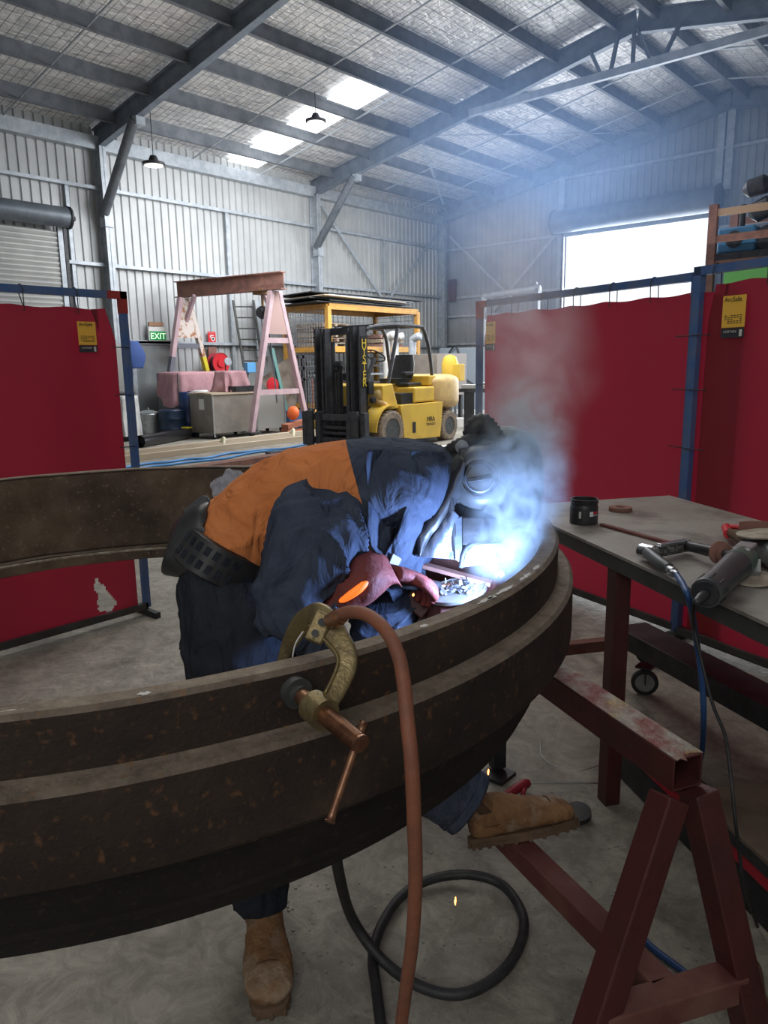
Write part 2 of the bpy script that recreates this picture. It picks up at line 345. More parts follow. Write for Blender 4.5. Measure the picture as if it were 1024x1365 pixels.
mb.add([(XR+.2, YB, ZF-.2*SL), (XC, YB, zs(XC, ZF)), (XC, YG+.1, zs(XC, ZF)), (XR+.2, YG+.1, ZF-.2*SL)], [(3,2,1,0)])
ceil = tag(obj('ceiling', mb, M_['foil']), kind='structure')
# purlins, eave purlins, bridging rods : parts of the ceiling
PXS = [XL+.89+1.315*k for k in range(7)]
for x in PXS + [2*XC-x for x in PXS]:
    z = zs(x, ZE+.19); mb = MB(); w = .08; sd = 1 if x < XC else -1
    mb.box(x-.004, x+.004, YB, YG, z, z+.285); 
    mb.box(min(x, x+sd*w), max(x, x+sd*w), YB, YG, z-.004, z)
    pu_ = obj('purlin', mb, M_['purlin'], ceil)
for x in (XL+.12, XR-.12):
    mb = MB(); mb.box(x-.1, x+.1, YB, YG, ZE-.02, ZE+.25); obj('eave_purlin', mb, M_['girt'], ceil)
def rod(y, r=.013, dz=.22):
    mb = MB(); mb.tube([(XL+.1, y, ZE+dz), (XC-.3, y, zs(XC-.3, ZE+dz)), (XC+.3, y, zs(XC-.3, ZE+dz)), (XR-.1, y, ZE+dz)], r, 6); obj('bridging_rod', mb, M_['girt'], ceil)
for y in (4.9, 6.9, 11.2, 13.25, 17.25, 19.35): rod(y, .018)
for a, b in (((-12.0, 15.3), (-8.6, 21.2)), ((-15.5, 21.2), (-12.0, 15.3))):
    mb = MB(); mb.bar((a[0], a[1], zs(a[0], ZE+.2)), (b[0], b[1], zs(b[0], ZE+.2)), .07, .01); obj('roof_brace', mb, M_['girt'], ceil)
# girts : parts of walls
def beam(nm, p, q, w, h, m, par, **k):
    mb = MB(); mb.bar(p, q, w, h); return obj(nm, mb, m, par, **k)
for z in (5.305, 3.73, 2.08):
    beam('girt', (XL+.07, YB if z > 5 else 7.9, z), (XL+.07, YG, z), .14, .07, M_['girt'], wl)
beam('girt', (XL+.07, 16.3, 1.0), (XL+.07, YG, 1.0), .14, .07, M_['girt'], wl)
for z, x1 in ((5.24, DX0), (6.83, XR), (3.68, DX0), (3.07, DX0), (2.15, DX0), (1.1, DX0)):
    beam('girt', (XL, YG-.06, z), (x1, YG-.06, z), .12, .07, M_['girt'], wf)
for x in (DX0-.1, DX1+.1, XC): beam('mullion', (x, YG-.1, 0 if x != XC else DZ+.6), (x, YG-.1, zs(x, ZF)-.05), .13, .18, M_['girt'], wf)
for x in (DX1+1.8, DX1+3.6):
    beam('mullion', (x, YG-.1, 0), (x, YG-.1, zs(x, ZF)-.05), .12, .15, M_['girt'], wf)
beam('girt', (DX1+.1, YG-.06, 4.9), (XR, YG-.06, 4.9), .12, .07, M_['girt'], wf)
for y, z0, z1 in ((12.2, 0, 5.3), (18.2, 3.73, 5.3), (8.1, 0, 5.3)): beam('bridging', (XL+.06, y, z0), (XL+.06, y, z1), .08, .06, M_['girt'], wl)
for p, q in (((XL+.15, 21.1, 6.0), (XL+.15, 17.6, 2.9)), ((XL+.15, 15.4, 5.95), (XL+.15, 18.9, 2.7))):
    beam('wall_brace', p, q, .02, .08, M_['girt'], wl)
for p, q in (((XL+.4, YG-.2, 5.7), (-12.9, YG-.2, 3.5)), ((-11.5, YG-.2, 5.2), (-13.6, YG-.2, 3.2))):
    beam('wall_brace', p, q, .02, .08, M_['girt'], wf)
# portal frames
def portal(y, label, full=True):
    t = thing('portal_frame', (XL+.2, y, 0), label, 'steel frame', 'grey steel portal frames carrying the roof')
    for sx, x in ((1, XL+.17), (-1, XR-.17)):
        mb = MB(); mb.box(x-.15, x+.15, y-.005, y+.005, 0, ZE+.1); mb.box(x+sx*.14, x+sx*.15, y-.075, y+.075, 0, ZE+.05); mb.box(x-.15, x-.14, y-.075, y+.075, 0, ZE+.1)
        obj('column', mb, M_['girt'], t)
        a = V((XL+.05 if sx > 0 else XR-.05, y, ZE)); b = V((XC, y, zs(XC, ZE)))
        mb = MB(); up = V((-SL*sx, 0, 1))
        mb.bar(a+V((0,0,.2)), b+V((0,0,.2)), .012, .38, up); mb.bar(a, b, .15, .014, up); mb.bar(a+V((0,0,.39)), b+V((0,0,.39)), .15, .014, up)
        obj('rafter', mb, M_['rafter'], t)
        if full:
            xb = XL+.24 if sx > 0 else XR-.24; xt = XL+1.72 if sx > 0 else XR-1.72
            mb = MB(); mb.cyl((xb, y-.06, 4.72), (xt, y-.06, zs(xt, ZE)-.04), .1, n=14); obj('knee_brace', mb, M_['brace'], t, smooth=True, angle=40)
            mb = MB(); mb.box(xb-.1, xb+.12, y-.1, y+.1, 4.5, 4.75); obj('brace_bracket', mb, M_['girt'], t); mb = MB(); mb.box(xt-.13, xt+.13, y-.1, y+.1, zs(xt, ZE)-.16, zs(xt, ZE)); obj('brace_bracket', mb, M_['girt'], t)
    return t
p1 = portal(8.85, 'portal frame nearest the viewer, behind the left red curtain, with round knee brace')
p2 = portal(15.19, 'middle portal frame behind the forklift, with a horizontal collar tie and apex struts')
p3 = portal(21.1, 'portal frame set against the far gable wall', False)
mb = MB(); yc = 15.08; mb.bar((-10.4, yc, 7.06), (-2.8, yc, 7.06), .1, .15); obj('collar_tie', mb, M_['girt'], p2)
for x, dx in ((-7.25, -.25), (-7.05, .12), (-6.25, -.3), (-6.0, .28), (-6.6, 0)):
    mb = MB(); mb.bar((x, yc, 7.1), (x+dx, yc, zs(x+dx, ZE)+.05), .05, .09, (0, 1, 0)); obj('apex_strut', mb, M_['brace'], p2)
# skylight strip
for k in range(4):
    x0 = (XL+.1) if k == 0 else PXS[k-1]+.09; x1 = PXS[k]-.01
    if k == 0: w = MB()
    w.add([(x0, 12.3, zs(x0, ZF)-.09), (x1, 12.3, zs(x1, ZF)-.09), (x1, 13.25, zs(x1, ZF)-.09), (x0, 13.25, zs(x0, ZF)-.09)], [(3,2,1,0)])
tag(obj('window_1', w, M_['sky']), kind='structure')
# roller doors
def drum(parent, axis_p, axis_q, r):
    mb = MB(); mb.tube([axis_p, axis_q], r, 40); obj('roller_drum', mb, M_['drumc'], parent, smooth=True, angle=40)
    d = (V(axis_q)-V(axis_p)).normalized()
    for p, s in ((V(axis_p), -1), (V(axis_q), 1)):
        mb = MB(); mb.cyl(p+d*s*.0, p+d*s*.04, r*1.12, n=28); mb.cyl(p, p+d*s*.16, .05, n=10); obj('drum_bracket', mb, M_['black'], parent)
mb = MB(); mb.box(DX0, DX1, YG-.12, YG-.08, DZ-.03, DZ+.08); d1 = tag(obj('door_1', mb, M_['girt']), kind='structure')
drum(d1, (DX0-.15, YG-.42, 5.56), (DX1+.22, YG-.42, 5.56), .32)
for x in (DX0-.02, DX1+.02): beam('door_guide', (x, YG-.12, 0), (x, YG-.12, DZ+.3), .09, .07, M_['girt'], d1)
mb = MB(); z = 0; vs = []
prof = []
while z < 4.3: prof += [(z, 0), (z+.05, .018), (z+.075, .018), (z+.1, 0)]; z += .1
for y in (2.0, 7.75): vs += [V((XL+.22+d, y, zz)) for zz, d in prof]
n = len(prof); mb.add(vs, [(i, i+1, n+i+1, n+i) for i in range(n-1)])
d2 = tag(obj('door_2', mb, M_['slat']), kind='structure')
drum(d2, (XL+.42, 1.9, 4.55), (XL+.42, 7.88, 4.55), .2)
for y in (7.78,): beam('door_guide', (XL+.22, y, 0), (XL+.22, y, 4.5), .1, .09, M_['girt'], d2)
beam('door_guide', (XL+.22, 7.9, 0), (XL+.22, 7.9, 4.4), .07, .03, M_['black'], d2)
# exit door
mb = MB(); mb.box(XL+.03, XL+.1, 9.35, 10.3, 0, 2.06); d3 = tag(obj('door_3', mb, mat('grey_door', (.20,.225,.235), .4, .2, (.26,.28,.28), 2)), kind='structure')
mb = MB(); mb.box(XL+.02, XL+.14, 9.25, 9.35, 0, 2.1); mb.box(XL+.02, XL+.14, 10.3, 10.38, 0, 2.1); mb.box(XL+.02, XL+.14, 9.25, 10.38, 2.06, 2.14); obj('door_frame', mb, M_['girt'], d3)
mb = MB(); mb.box(XL+.1, XL+.17, 10.2, 10.24, .95, 1.0); obj('door_handle', mb, M_['steelp'], d3)
# exit sign
t = thing('exit_sign', (XL+.2, 9.93, 2.12), 'green and white illuminated exit sign above the grey door', 'sign')
mb = MB(); mb.box(XL+.14, XL+.2, 9.7, 10.16, 2.12, 2.44); obj('housing', mb, M_['white'], t, bevel=.01)
mb = MB(); mb.box(XL+.2, XL+.212, 9.72, 10.14, 2.14, 2.34); obj('panel', mb, M_['exitg'], t)
text('lettering', 'EXIT', .2, M_['exitw'], (XL+.216, 9.93, 2.165), (0, 1, 0), (0, 0, 1), t)
mb = MB(); mb.box(XL+.14, XL+.2, 9.73, 10.1, 2.46, 2.55); tag(obj('timber_block', mb, mat('brown_board', (.36,.2,.12), .8)), 'small brown board fixed above the exit sign', 'board')
def sign(y0, y1, z0, z1, lab):
    t = thing('fire_sign', (XL+.1, (y0+y1)/2, z0), lab, 'sign')
    mb = MB(); mb.box(XL+.09, XL+.1, y0, y1, z0, z1); obj('plate', mb, M_['red'], t)
    cy = (y0+y1)/2; h = z1-z0
    mb = MB(); mb.box(XL+.101, XL+.106, cy-.05, cy+.06, z0+h*.62, z0+h*.7); mb.box(XL+.101, XL+.106, cy-.06, cy-.03, z0+h*.45, z0+h*.66); mb.box(XL+.101, XL+.106, cy-.09, cy+.09, z0+h*.88, z0+h*.9)
    mb.lathe([(.055, 0), (.055, .005), (.03, .005), (.03, 0)], 16, Matrix.Translation((XL+.101, cy+.03, z0+h*.35)) @ Matrix.Rotation(R(90), 4, 'Y')); obj('pictogram', mb, M_['white'], t)
a = PX(277, 442, XL+.1); b = PX(288, 457, XL+.1); sign(a.y, b.y, b.z, a.z, 'small red fire hose sign on the wall above the hose reel')
a = PX(149, 437, XL+.1); b = PX(156, 452, XL+.1); sign(a.y, b.y+.1, b.z, a.z, 'small red fire sign on the wall beside the left curtain frame')
# pendant lights
def pend(px, py, z, zt, lab, r=.2):
    p = PZ(px, py, z); t = thing('pendant_light', p, lab, 'lamp', 'high bay lamps hung from the roof')
    mb = MB(); mb.lathe([(.06, .16), (.09, .1), (.1, .06), (r, .03), (r, -.01), (r*.92, -.02)], 24, Matrix.Translation(p)); obj('lamp_shade', mb, M_['black'], t, smooth=True, angle=35)
    mb = MB(); mb.lathe([(r*.85, -.015), (r*.85, -.03), (.02, -.035)], 24, Matrix.Translation(p)); obj('lens', mb, M_['lamp'], t)
    mb = MB(); mb.tube([p+V((0,0,.15)), (p.x, p.y, zt)], .008, 6); obj('chain', mb, M_['black'], t)
pend(205, 219, 5.5, 6.9, 'round black high bay lamp hanging on a cable in front of the left wall', .22)
pend(421, 162, 6.6, 7.2, 'round black high bay lamp seen against the bright skylight strip', .22)
# ------------------------------------------------------------ the big rusty ring
RC = V((-1.967, 1.069, 0))
def ringsweep(prof, n=180, jit=.0015):
    mb = MB(); m = len(prof); vs = []
    for k in range(n):
        t = 2*math.pi*k/n
        for r, z in prof:
            q = noise.noise(V((math.cos(t)*6+r*9, math.sin(t)*6, z*14)))*jit*2
            vs.append(RC + V((math.cos(t)*(r+q), math.sin(t)*(r+q), z+q)))
    mb.add(vs, [(k*m+i, k*m+(i+1) % m, ((k+1) % n)*m+(i+1) % m, ((k+1) % n)*m+i) for k in range(n) for i in range(m)]); return mb
t = thing('steel_ring', (RC.x, RC.y, .66), 'huge rusty stepped steel ring laid flat on the red trestle around the welder', 'steel ring')
prof = [(1.207,1.058),(1.213,1.062),(1.243,1.062),(1.251,1.055),(1.251,1.0),(1.251,.974),(1.256,.970),(1.282,.970),(1.290,.963),(1.290,.9),(1.290,.836),(1.286,.829),(1.262,.826),(1.240,.80),(1.216,.80),(1.212,.705),(1.166,.702),(1.166,.711),(1.207,.712),(1.207,.9)]
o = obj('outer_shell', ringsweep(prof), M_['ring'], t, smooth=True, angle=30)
obj('lower_cone', ringsweep([(1.262,.827),(1.192,.664),(1.188,.660),(1.167,.660),(1.167,.70),(1.213,.704),(1.222,.79)]), rusty('cone_painted_shade', (.018,.013,.011), (.03,.022,.018), (.010,.008,.008), top_light=(.1,.085,.07), spots=(.08,.05,.03)), t, smooth=True, angle=30)  # cone darkened in its colour to carry the shade under the ring
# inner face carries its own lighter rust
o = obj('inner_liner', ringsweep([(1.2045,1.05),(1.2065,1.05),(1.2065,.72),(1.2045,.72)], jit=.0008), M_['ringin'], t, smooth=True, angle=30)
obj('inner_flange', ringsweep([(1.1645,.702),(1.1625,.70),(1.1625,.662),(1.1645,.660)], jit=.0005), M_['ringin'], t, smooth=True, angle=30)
mb = MB()
def lip(k):
    return 2*math.pi*k/160
vs = []
for k in range(161):
    for r, z in ((1.160,.7135),(1.175,.7155)): vs.append(RC+V((math.cos(lip(k))*r, math.sin(lip(k))*r, z)))
mb.add(vs, [(2*k, 2*k+2, 2*k+3, 2*k+1) for k in range(160)]); obj('ground_lip', MB().tube([RC+V((math.cos(lip(k))*1.166, math.sin(lip(k))*1.166, .703)) for k in range(161)], .006, 6), mat('ground_bright_lip', (.42,.38,.32), .5, .4, (.25,.2,.15), 30), t)
# pale spatter paint marks on the rim
random.seed(3)
for px, py, L_ in ((20, 944, .05), (190, 912, .02), (330, 893, .03), (640, 798, .06), (668, 786, .09), (700, 768, .07), (725, 757, .05), (655, 795, .04), (560, 832, .02)):
    p = PZ(px, py, 1.0635); a = math.atan2(p.y-RC.y, p.x-RC.x)
    m_ = []
    nn = 10
    for side in (1, -1):
        for i in (range(nn+1) if side > 0 else range(nn, -1, -1)):
            aa = a + (i/nn-.5)*L_/1.23; r = 1.236 + side*.005*math.sin(math.pi*i/nn)*random.uniform(.5, 1.6)
            m_.append(RC + V((math.cos(aa)*r, math.sin(aa)*r, 1.0632)))
    mb = MB(); mb.add(m_, [tuple(range(len(m_)))]); obj('paint_mark', mb, bpy.data.materials.get('pale_marks') or mat('pale_marks', (.6,.58,.55), .7), t)
pa = PZ(322, 622, 1.06); aa0 = math.atan2(pa.y-RC.y, pa.x-RC.x); o_ = []
for k in range(40):
    a = 2*math.pi*k/40; w_ = 1+.35*noise.noise(V((math.cos(a)*2, math.sin(a)*2, 3))); ang = aa0+math.cos(a)*.085*w_+.03; o_.append(RC+V((math.cos(ang)*1.2025, math.sin(ang)*1.2025, .955+math.sin(a)*.09*w_)))
mb = MB(); mb.add(o_, [tuple(range(40))]); obj('weld_lit_patch', mb, mat('paint_with_weld_light', (.32,.32,.36), .6, .2, (.46,.46,.52), 40), t)  # paint patch with the blue-grey weld light put into its colour
# ------------------------------------------------------------ trestle
def P3(p, z=None): return V((p[0], p[1], p[2] if z is None else z))
e1 = V((-.470, 1.5275, 0)); dr = V((-.8795, .4759, 0)).normalized()
t = thing('trestle', (-1.0, 1.75, 0), 'dark red steel trestle with a worn box section top rail under the ring', 'trestle')
W_, Hh = .08, .077
far = e1 + dr*1.75
def boxtube(p, q, w, h, th=.004, ragged=0):
    mb = MB(); d = (q-p).normalized(); a = d.cross(V((0,0,1))).normalized(); b = a.cross(d)
    def ring(c, k): return [c+a*sx*(w/2-k)+b*sy*(h/2-k) for sx, sy in ((-1,-1),(1,-1),(1,1),(-1,1))]
    v = ring(p, 0)+ring(q, 0)+ring(p, th)+ring(q, th)
    f = []
    for i in range(4):
        j = (i+1) % 4; f += [(i, j, 4+j, 4+i), (8+i, 12+i, 12+j, 8+j), (i, 8+i, 8+j, j), (4+i, 4+j, 12+j, 12+i)]
    return mb.add(v, f)
zt = .66
obj('top_rail', boxtube(V((e1.x, e1.y, zt-Hh/2)), V((far.x, far.y, zt-Hh/2)), W_, Hh, .005), M_['redp'], t, bevel=.004)
# worn top face: ragged plate lying on the rail
mb = MB(); a_ = dr.cross(V((0,0,1))).normalized(); random.seed(5); L1 = []; L2 = []
for i in range(41):
    s_ = i/40*1.1; L1.append(e1+dr*(s_-.006+(.0 if i else random.uniform(0,.01)))+a_*(W_/2-.002)+V((0,0,zt+.0012))); L2.append(e1+dr*(s_-.006)-a_*(W_/2-.002)+V((0,0,zt+.0012)))
endj = [e1+dr*random.uniform(-.012, .012)+a_*(W_/2-.002-W_*(k+1)/9)+V((0,0,zt+.0012-.002*(k % 2))) for k in range(7)]
mb.add(L1[::-1]+endj+L2, [tuple(range(len(L1)+len(L2)+7))]); obj('worn_top_face', mb, M_['redtop'], t, solid=.002)
legs = []
nl = (V((-.49, 1.48, .58)), V((-.541, 1.135, 0))); nr = (V((-.452, 1.545, .58)), V((-.285, 1.542, 0)))
for k, (p, q) in enumerate((nl, nr)):
    mb = MB(); dd = (q-p).normalized(); mb.bar(p, q, .062, .062, dr); obj('leg', mb, M_['redp'], t, bevel=.004)
    p2_, q2_ = p+dr*1.55, q+dr*1.55 + dr*.1
    mb = MB(); mb.bar(p2_, q2_, .062, .062, dr); obj('leg', mb, M_['redp'], t, bevel=.004)
mb = MB(); mb.bar((-.523, 1.247, .168), (-.338, 1.542, .168), .062, .062); cb = obj('cross_brace', mb, M_['brownp'], t, bevel=.004)
mb = MB(); mb.bar(V((-.523, 1.247, .168))+dr*1.6, V((-.338, 1.542, .168))+dr*1.6, .062, .062); obj('cross_brace', mb, M_['brownp'], t, bevel=.004)
lr0 = V((-.45, 1.404, .168)); lr1 = V((-1.75, 1.99, .168)); mb = MB(); mb.bar(lr0, lr1, .062, .062); obj('lower_rail', mb, M_['brownp'], t, bevel=.004)
# second trestle carrying the far side of the ring
t = thing('trestle', (-2.6, .9, 0), 'second steel trestle under the far left side of the ring, mostly hidden', 'trestle')
c0 = RC + V((-.45, -.85, 0)); c1 = c0 + dr*1.5*0 + V((-.65, .35, 0))
mb = MB(); mb.bar((RC.x-.15, RC.y-1.15, zt-Hh/2-.001), (RC.x-.75, RC.y-.75, zt-Hh/2-.001), W_, Hh-.004); obj('top_rail', mb, M_['redp'], t, bevel=.004)
for s_ in (.12, .88):
    b0 = V((RC.x-.15-.6*s_, RC.y-1.15+.4*s_, .58))
    for k in (-1, 1):
        mb = MB(); mb.bar(b0, (b0.x+.12*k, b0.y+.18*k, 0), .06, .06); obj('leg', mb, M_['redp'], t, bevel=.004)
# ------------------------------------------------------------ things inside the ring
t = thing('box_beam', (-1.3, 1.55, .9), 'short brown steel box beam spanning inside the ring behind the round plate', 'beam')
mb = MB(); mb.bar(PZ(545, 742, .93), PZ(668, 775, .90), .075, .07); obj('web', mb, M_['brownp'], t, bevel=.004)
mb = MB(); mb.bar(PZ(560, 752, .978), PZ(655, 778, .94), .03, .01); obj('weld_strip', mb, M_['rustbeam'], t)
p = PZ(585, 830, .84); t = thing('steel_block', p, 'maroon square tube stub standing under the round plate of swarf', 'tube')
mb = MB(); mb.bar(PZ(560, 815, .66), PZ(560, 800, .9), .07, .07, dr); obj('tube_wall', mb, M_['redp'], t, bevel=.004)
mb = MB(); mb.bar(PZ(600, 830, .84), PZ(600, 800, .9), .1, .1, dr); obj('tube_wall', mb, M_['brownp'], t, bevel=.004)
pc = PZ(608, 787, .93); rr_ = .079
t = thing('round_plate', pc, 'round grey steel dish heaped with bright metal swarf just inside the rim', 'dish')
Mt = Matrix.Translation(pc) @ Matrix.Rotation(R(-12), 4, dr)
mb = MB(); mb.lathe([(rr_*.9, -.012), (rr_, -.006), (rr_, .003), (rr_*.96, .004), (rr_*.93, 0), (.001, -.001)], 40, Mt); obj('dish', mb, mat('dull_dish_steel', (.38,.36,.33), .4, .6, (.28,.27,.26), 20), t, smooth=True, angle=40)
mb = MB(); random.seed(11)
for i in range(90):
    a = random.uniform(0, 6.28); r = rr_*.72*math.sqrt(random.random()); x, y = r*math.cos(a), r*math.sin(a)*.75
    q = Matrix.Translation((x, y, .004+random.random()*.012)) @ Matrix.Rotation(random.uniform(0, 6), 4, V((random.random(), random.random(), random.random()+.01)).normalized())
    s_ = random.uniform(.003, .009); mb.box(-s_, s_, -s_*.6, s_*.6, -.0008, .0008, Mt @ q)
sw = obj('swarf', mb, M_['swarf'], t); sw['kind'] = 'stuff'
# ------------------------------------------------------------ earth clamp
cl0 = PD(392, 915, 1.11)
rad = V((cl0.x-RC.x, cl0.y-RC.y, 0)).normalized(); tan = rad.cross(V((0,0,1)))*-1
t = thing('earth_clamp', PD(430, 850, 1.12), 'bronze screw clamp gripping the near rim of the ring', 'clamp')
# frame drawn in the plane of the jaw: outline points (pixel, depth)
def cpt(px, py, t_): return PD(px, py, t_)
spine = [(376,884,1.20),(388,852,1.19),(405,826,1.17),(424,820,1.14),(440,836,1.12),(452,852,1.105),(463,872,1.09),(462,892,1.08),(452,915,1.065),(440,935,1.05),(424,948,1.035)]
wid = [.012,.017,.021,.027,.028,.024,.021,.020,.019,.018,.02]
mb = MB(); secs = []
pts = [cpt(*s_) for s_ in spine]
for i, p in enumerate(pts):
    d = (pts[min(i+1, len(pts)-1)]-pts[max(i-1, 0)]).normalized(); n_ = (CAM-p).normalized(); a = d.cross(n_).normalized(); b = d.cross(a)
    secs.append((p, a*wid[i]*.72, b*.011))
mb.loft(secs, 24, 4, e=.45); obj('frame', mb, M_['bronze'], t, smooth=True, angle=50)
mb = MB(); secs2 = []
for i, p in enumerate(pts[1:-1]):
    c, a, b = secs[i+1]; mb2 = None
    secs2.append((c + a*1.0, a*.18, b*1.35))
mb.loft(secs2, 10, 4); obj('rib', mb, mat('bright_bronze_edge', (.42,.34,.17), .35, .8), t, smooth=True)
mb = MB()
A = cpt(418,838,1.105); B = cpt(430,826,1.10); Cc = cpt(449,818,1.10)
mb.bar(cpt(417,856,1.10), cpt(434,818,1.115), .028, .018, (CAM-A)); obj('lug', mb, M_['bronze'], t, bevel=.004)
mb = MB()
for p in (cpt(420,844,1.09), cpt(429,829,1.097)):
    d = (CAM-p).normalized(); mb.cyl(p-d*.002, p+d*.0025, .0055, n=16)
obj('bolt_hole', mb, M_['black'], t)
mb = MB(); mb.cyl(cpt(438,828,1.10), cpt(458,820,1.085), .011); mb.cyl(cpt(446,826,1.095), cpt(452,822,1.09), .0135); obj('cable_socket', mb, M_['copper'], t, smooth=True, angle=40)
s0, s1 = cpt(398,925,1.085), cpt(482,992,.965)
mb = MB(); mb.cyl(s0, s1, .0125, n=24)
d = (s1-s0); 
for i in range(46):
    p = s0+d*(.42+.012*i*1.0) if .42+.012*i < .97 else None
    if p: mb.cyl(p, p+d*.005, .0135, n=20)
obj('screw', mb, M_['copper'], t, smooth=True, angle=35)
mb = MB(); mb.cyl(s0+d*.24, s0+d*.46, .023, n=28); obj('screw_boss', mb, M_['bronze'], t, smooth=True, angle=40)
mb = MB(); mb.cyl(s0-d*.10, s0-d*.0, .022, .024, n=24); mb.cyl(s0-d*.0, s0+d*.06, .016, n=24); obj('pad', mb, M_['tside'], t, smooth=True, angle=40)
mb = MB(); h0, h1 = cpt(484,966,.99), cpt(440,1094,.93); mb.tube([h0, h0+(h1-h0)*.05, h0+(h1-h0)*.93, h1], [.0065,.0055,.0055,.0075], 14, sm=2); obj('tommy_bar', mb, M_['copper'], t, smooth=True)
mb = MB(); mb.tube([cpt(404,842,1.13), cpt(394,858,1.14), cpt(390,876,1.15)], .0012, 6, sm=3); obj('thin_white_wire', mb, M_['white'], t)
# cable from the clamp to the floor
mb = MB(); fl = PZ(530, 1420, .02)
pth = [cpt(448,823,1.095), cpt(466,816,1.075), cpt(490,820,1.05), cpt(514,840,1.02), cpt(529,868,1.0), cpt(537,900,.985), cpt(543,960,.96), cpt(549,1020,.95), cpt(552,1090,.96), cpt(554,1170,.99), cpt(550,1250,1.03), cpt(541,1320,1.08), cpt(534,1380,1.12), cpt(530,1480,1.15), PZ(545,1700,.1), PZ(600,1800,.012), PZ(680,1830,.012)]
mb.tube(pth, .0098, 16, sm=5); tag(obj('earth_cable', mb, M_['cable'], smooth=True), 'thick orange brown cable arching from the clamp and hanging down in front of the ring', 'cable')
# black cable coil on the floor
mb = MB(); z = .018
pth = [PD(447,1120,1.75), PD(452,1165,1.75), PZ(470,1225,.12), PZ(510,1280,.03), PZ(560,1315,z), PZ(615,1325,z), PZ(665,1300,z), PZ(693,1260,z), PZ(697,1220,z+.005), PZ(670,1180,z+.01), PZ(625,1166,z+.02), PZ(575,1172,z+.01), PZ(535,1195,z+.004), PZ(508,1235,z+.004), PZ(497,1275,z), PZ(502,1320,z), PZ(512,1400,z)]
mb.tube(pth, .0135, 14, sm=6); tag(obj('black_cable', mb, M_['rubber'], smooth=True), 'black rubber cable dropping below the ring and coiled once on the floor', 'cable')
# small loose things on the floor
p = PZ(690, 1052, .03); t = thing('cable_tool', p, 'red pistol shaped hand tool with a thin rod lying on the floor past the boot', 'hand tool')
mb = MB(); mb.tube([PZ(672,1062,.03), PZ(684,1054,.035), PZ(698,1046,.035), PZ(704,1044,.03)], [.012,.016,.019,.014], 12, sm=3); mb.tube([PZ(700,1046,.03), PZ(697,1060,.03)], [.012,.008], 10); obj('grip', mb, M_['redt'], t, smooth=True)
mb = MB(); mb.cyl(PZ(706,1044,.035), PZ(822,1044,.02), .0035, n=8); obj('rod', mb, M_['steelp'], t)
mb = MB(); mb.cyl(PZ(664,1067,.03), PZ(672,1062,.03), .006, n=8); obj('nozzle', mb, M_['chrome'], t)
mb = MB(); mb.tube([PZ(722,985,.004), PZ(722,1008,.004), PZ(748,1024,.03), PZ(775,1027,.05), PZ(805,1018,.04), PZ(835,1010,.01)], .0015, 6, sm=4); tag(obj('loose_wire', mb, M_['steelp'], smooth=True), 'thin bent welding wire lying on the floor beyond the boot', 'wire')
p = PZ(660, 1035, 0); t = thing('steel_stub', p, 'dark upright steel stub with a small foot plate behind the jeans hem', 'steel stub')
mb = MB(); mb.bar(PZ(663,1028,.0)+V((0,0,.02)), PZ(663,1028,0)+V((0,0,.28)), .05, .04, dr); obj('upright', mb, M_['black'], t)
mb = MB(); q = PZ(663,1034,0); mb.box(q.x-.05, q.x+.05, q.y-.05, q.y+.05, 0, .012); obj('foot_plate', mb, M_['black'], t)
for k, (p, L_) in enumerate(((PD(607,1201,1.75), .022), (PD(651,1029,1.9), .016), (PD(551,793,1.55), .006))):
    mb = MB(); mb.tube([p+V((0,0,-L_/2)), p, p+V((.001,0,L_/2))], [.0008,.0022,.0008], 8, sm=2)
    tag(obj('spark', mb, M_['spark'], smooth=True), ('orange hot spark falling inside the coiled black cable', 'orange hot spark beside the jeans hem', 'tiny orange spark near the maroon tube stub')[k], 'spark')
mb = MB(); mb.tube([PZ(846,1236,.01), PZ(868,1262,.01), PZ(905,1290,.01), PZ(950,1322,.01), PZ(1030,1352,.01), PZ(1100,1365,.01)], .009, 10, sm=4); tag(obj('blue_hose', mb, M_['bhose'], smooth=True), 'dark blue air hose lying on the floor behind the trestle legs', 'hose')
mb = MB(); mb.tube([PZ(1000,1275,.01), PZ(1012,1290,.01), PZ(1018,1325,.01), PZ(1030,1345,.01)], .006, 8, sm=4); tag(obj('extension_cord', mb, M_['elastic'], smooth=True), 'short brown cord on the floor right of the trestle leg', 'cord')
q = PZ(770, 1083, .02); mb = MB(); mb.lathe([(.03,-.01),(.045,-.012),(.045,.006),(.03,.008)], 28, Matrix.Translation(q)@Matrix.Rotation(R(12),4,'X')); tag(obj('rubber_disc', mb, M_['rubber'], smooth=True, angle=40), 'black rubber disc lying just beyond the toe of the right boot', 'disc')
# floor grit
mb = MB(); random.seed(9)
for i in range(420):
    px, py = random.uniform(380, 1000), random.uniform(1050, 1365); p = PZ(px, py, .002); s_ = random.uniform(.001, .0035)
    mb.box(p.x-s_, p.x+s_, p.y-s_, p.y+s_*random.uniform(.3, 1), 0, s_)
o = obj('floor_grit', mb, mat('grit', (.30,.29,.27), .6, .3)); tag(o, 'scattered pale metal grit on the floor under the ring', 'grit', kind='stuff')
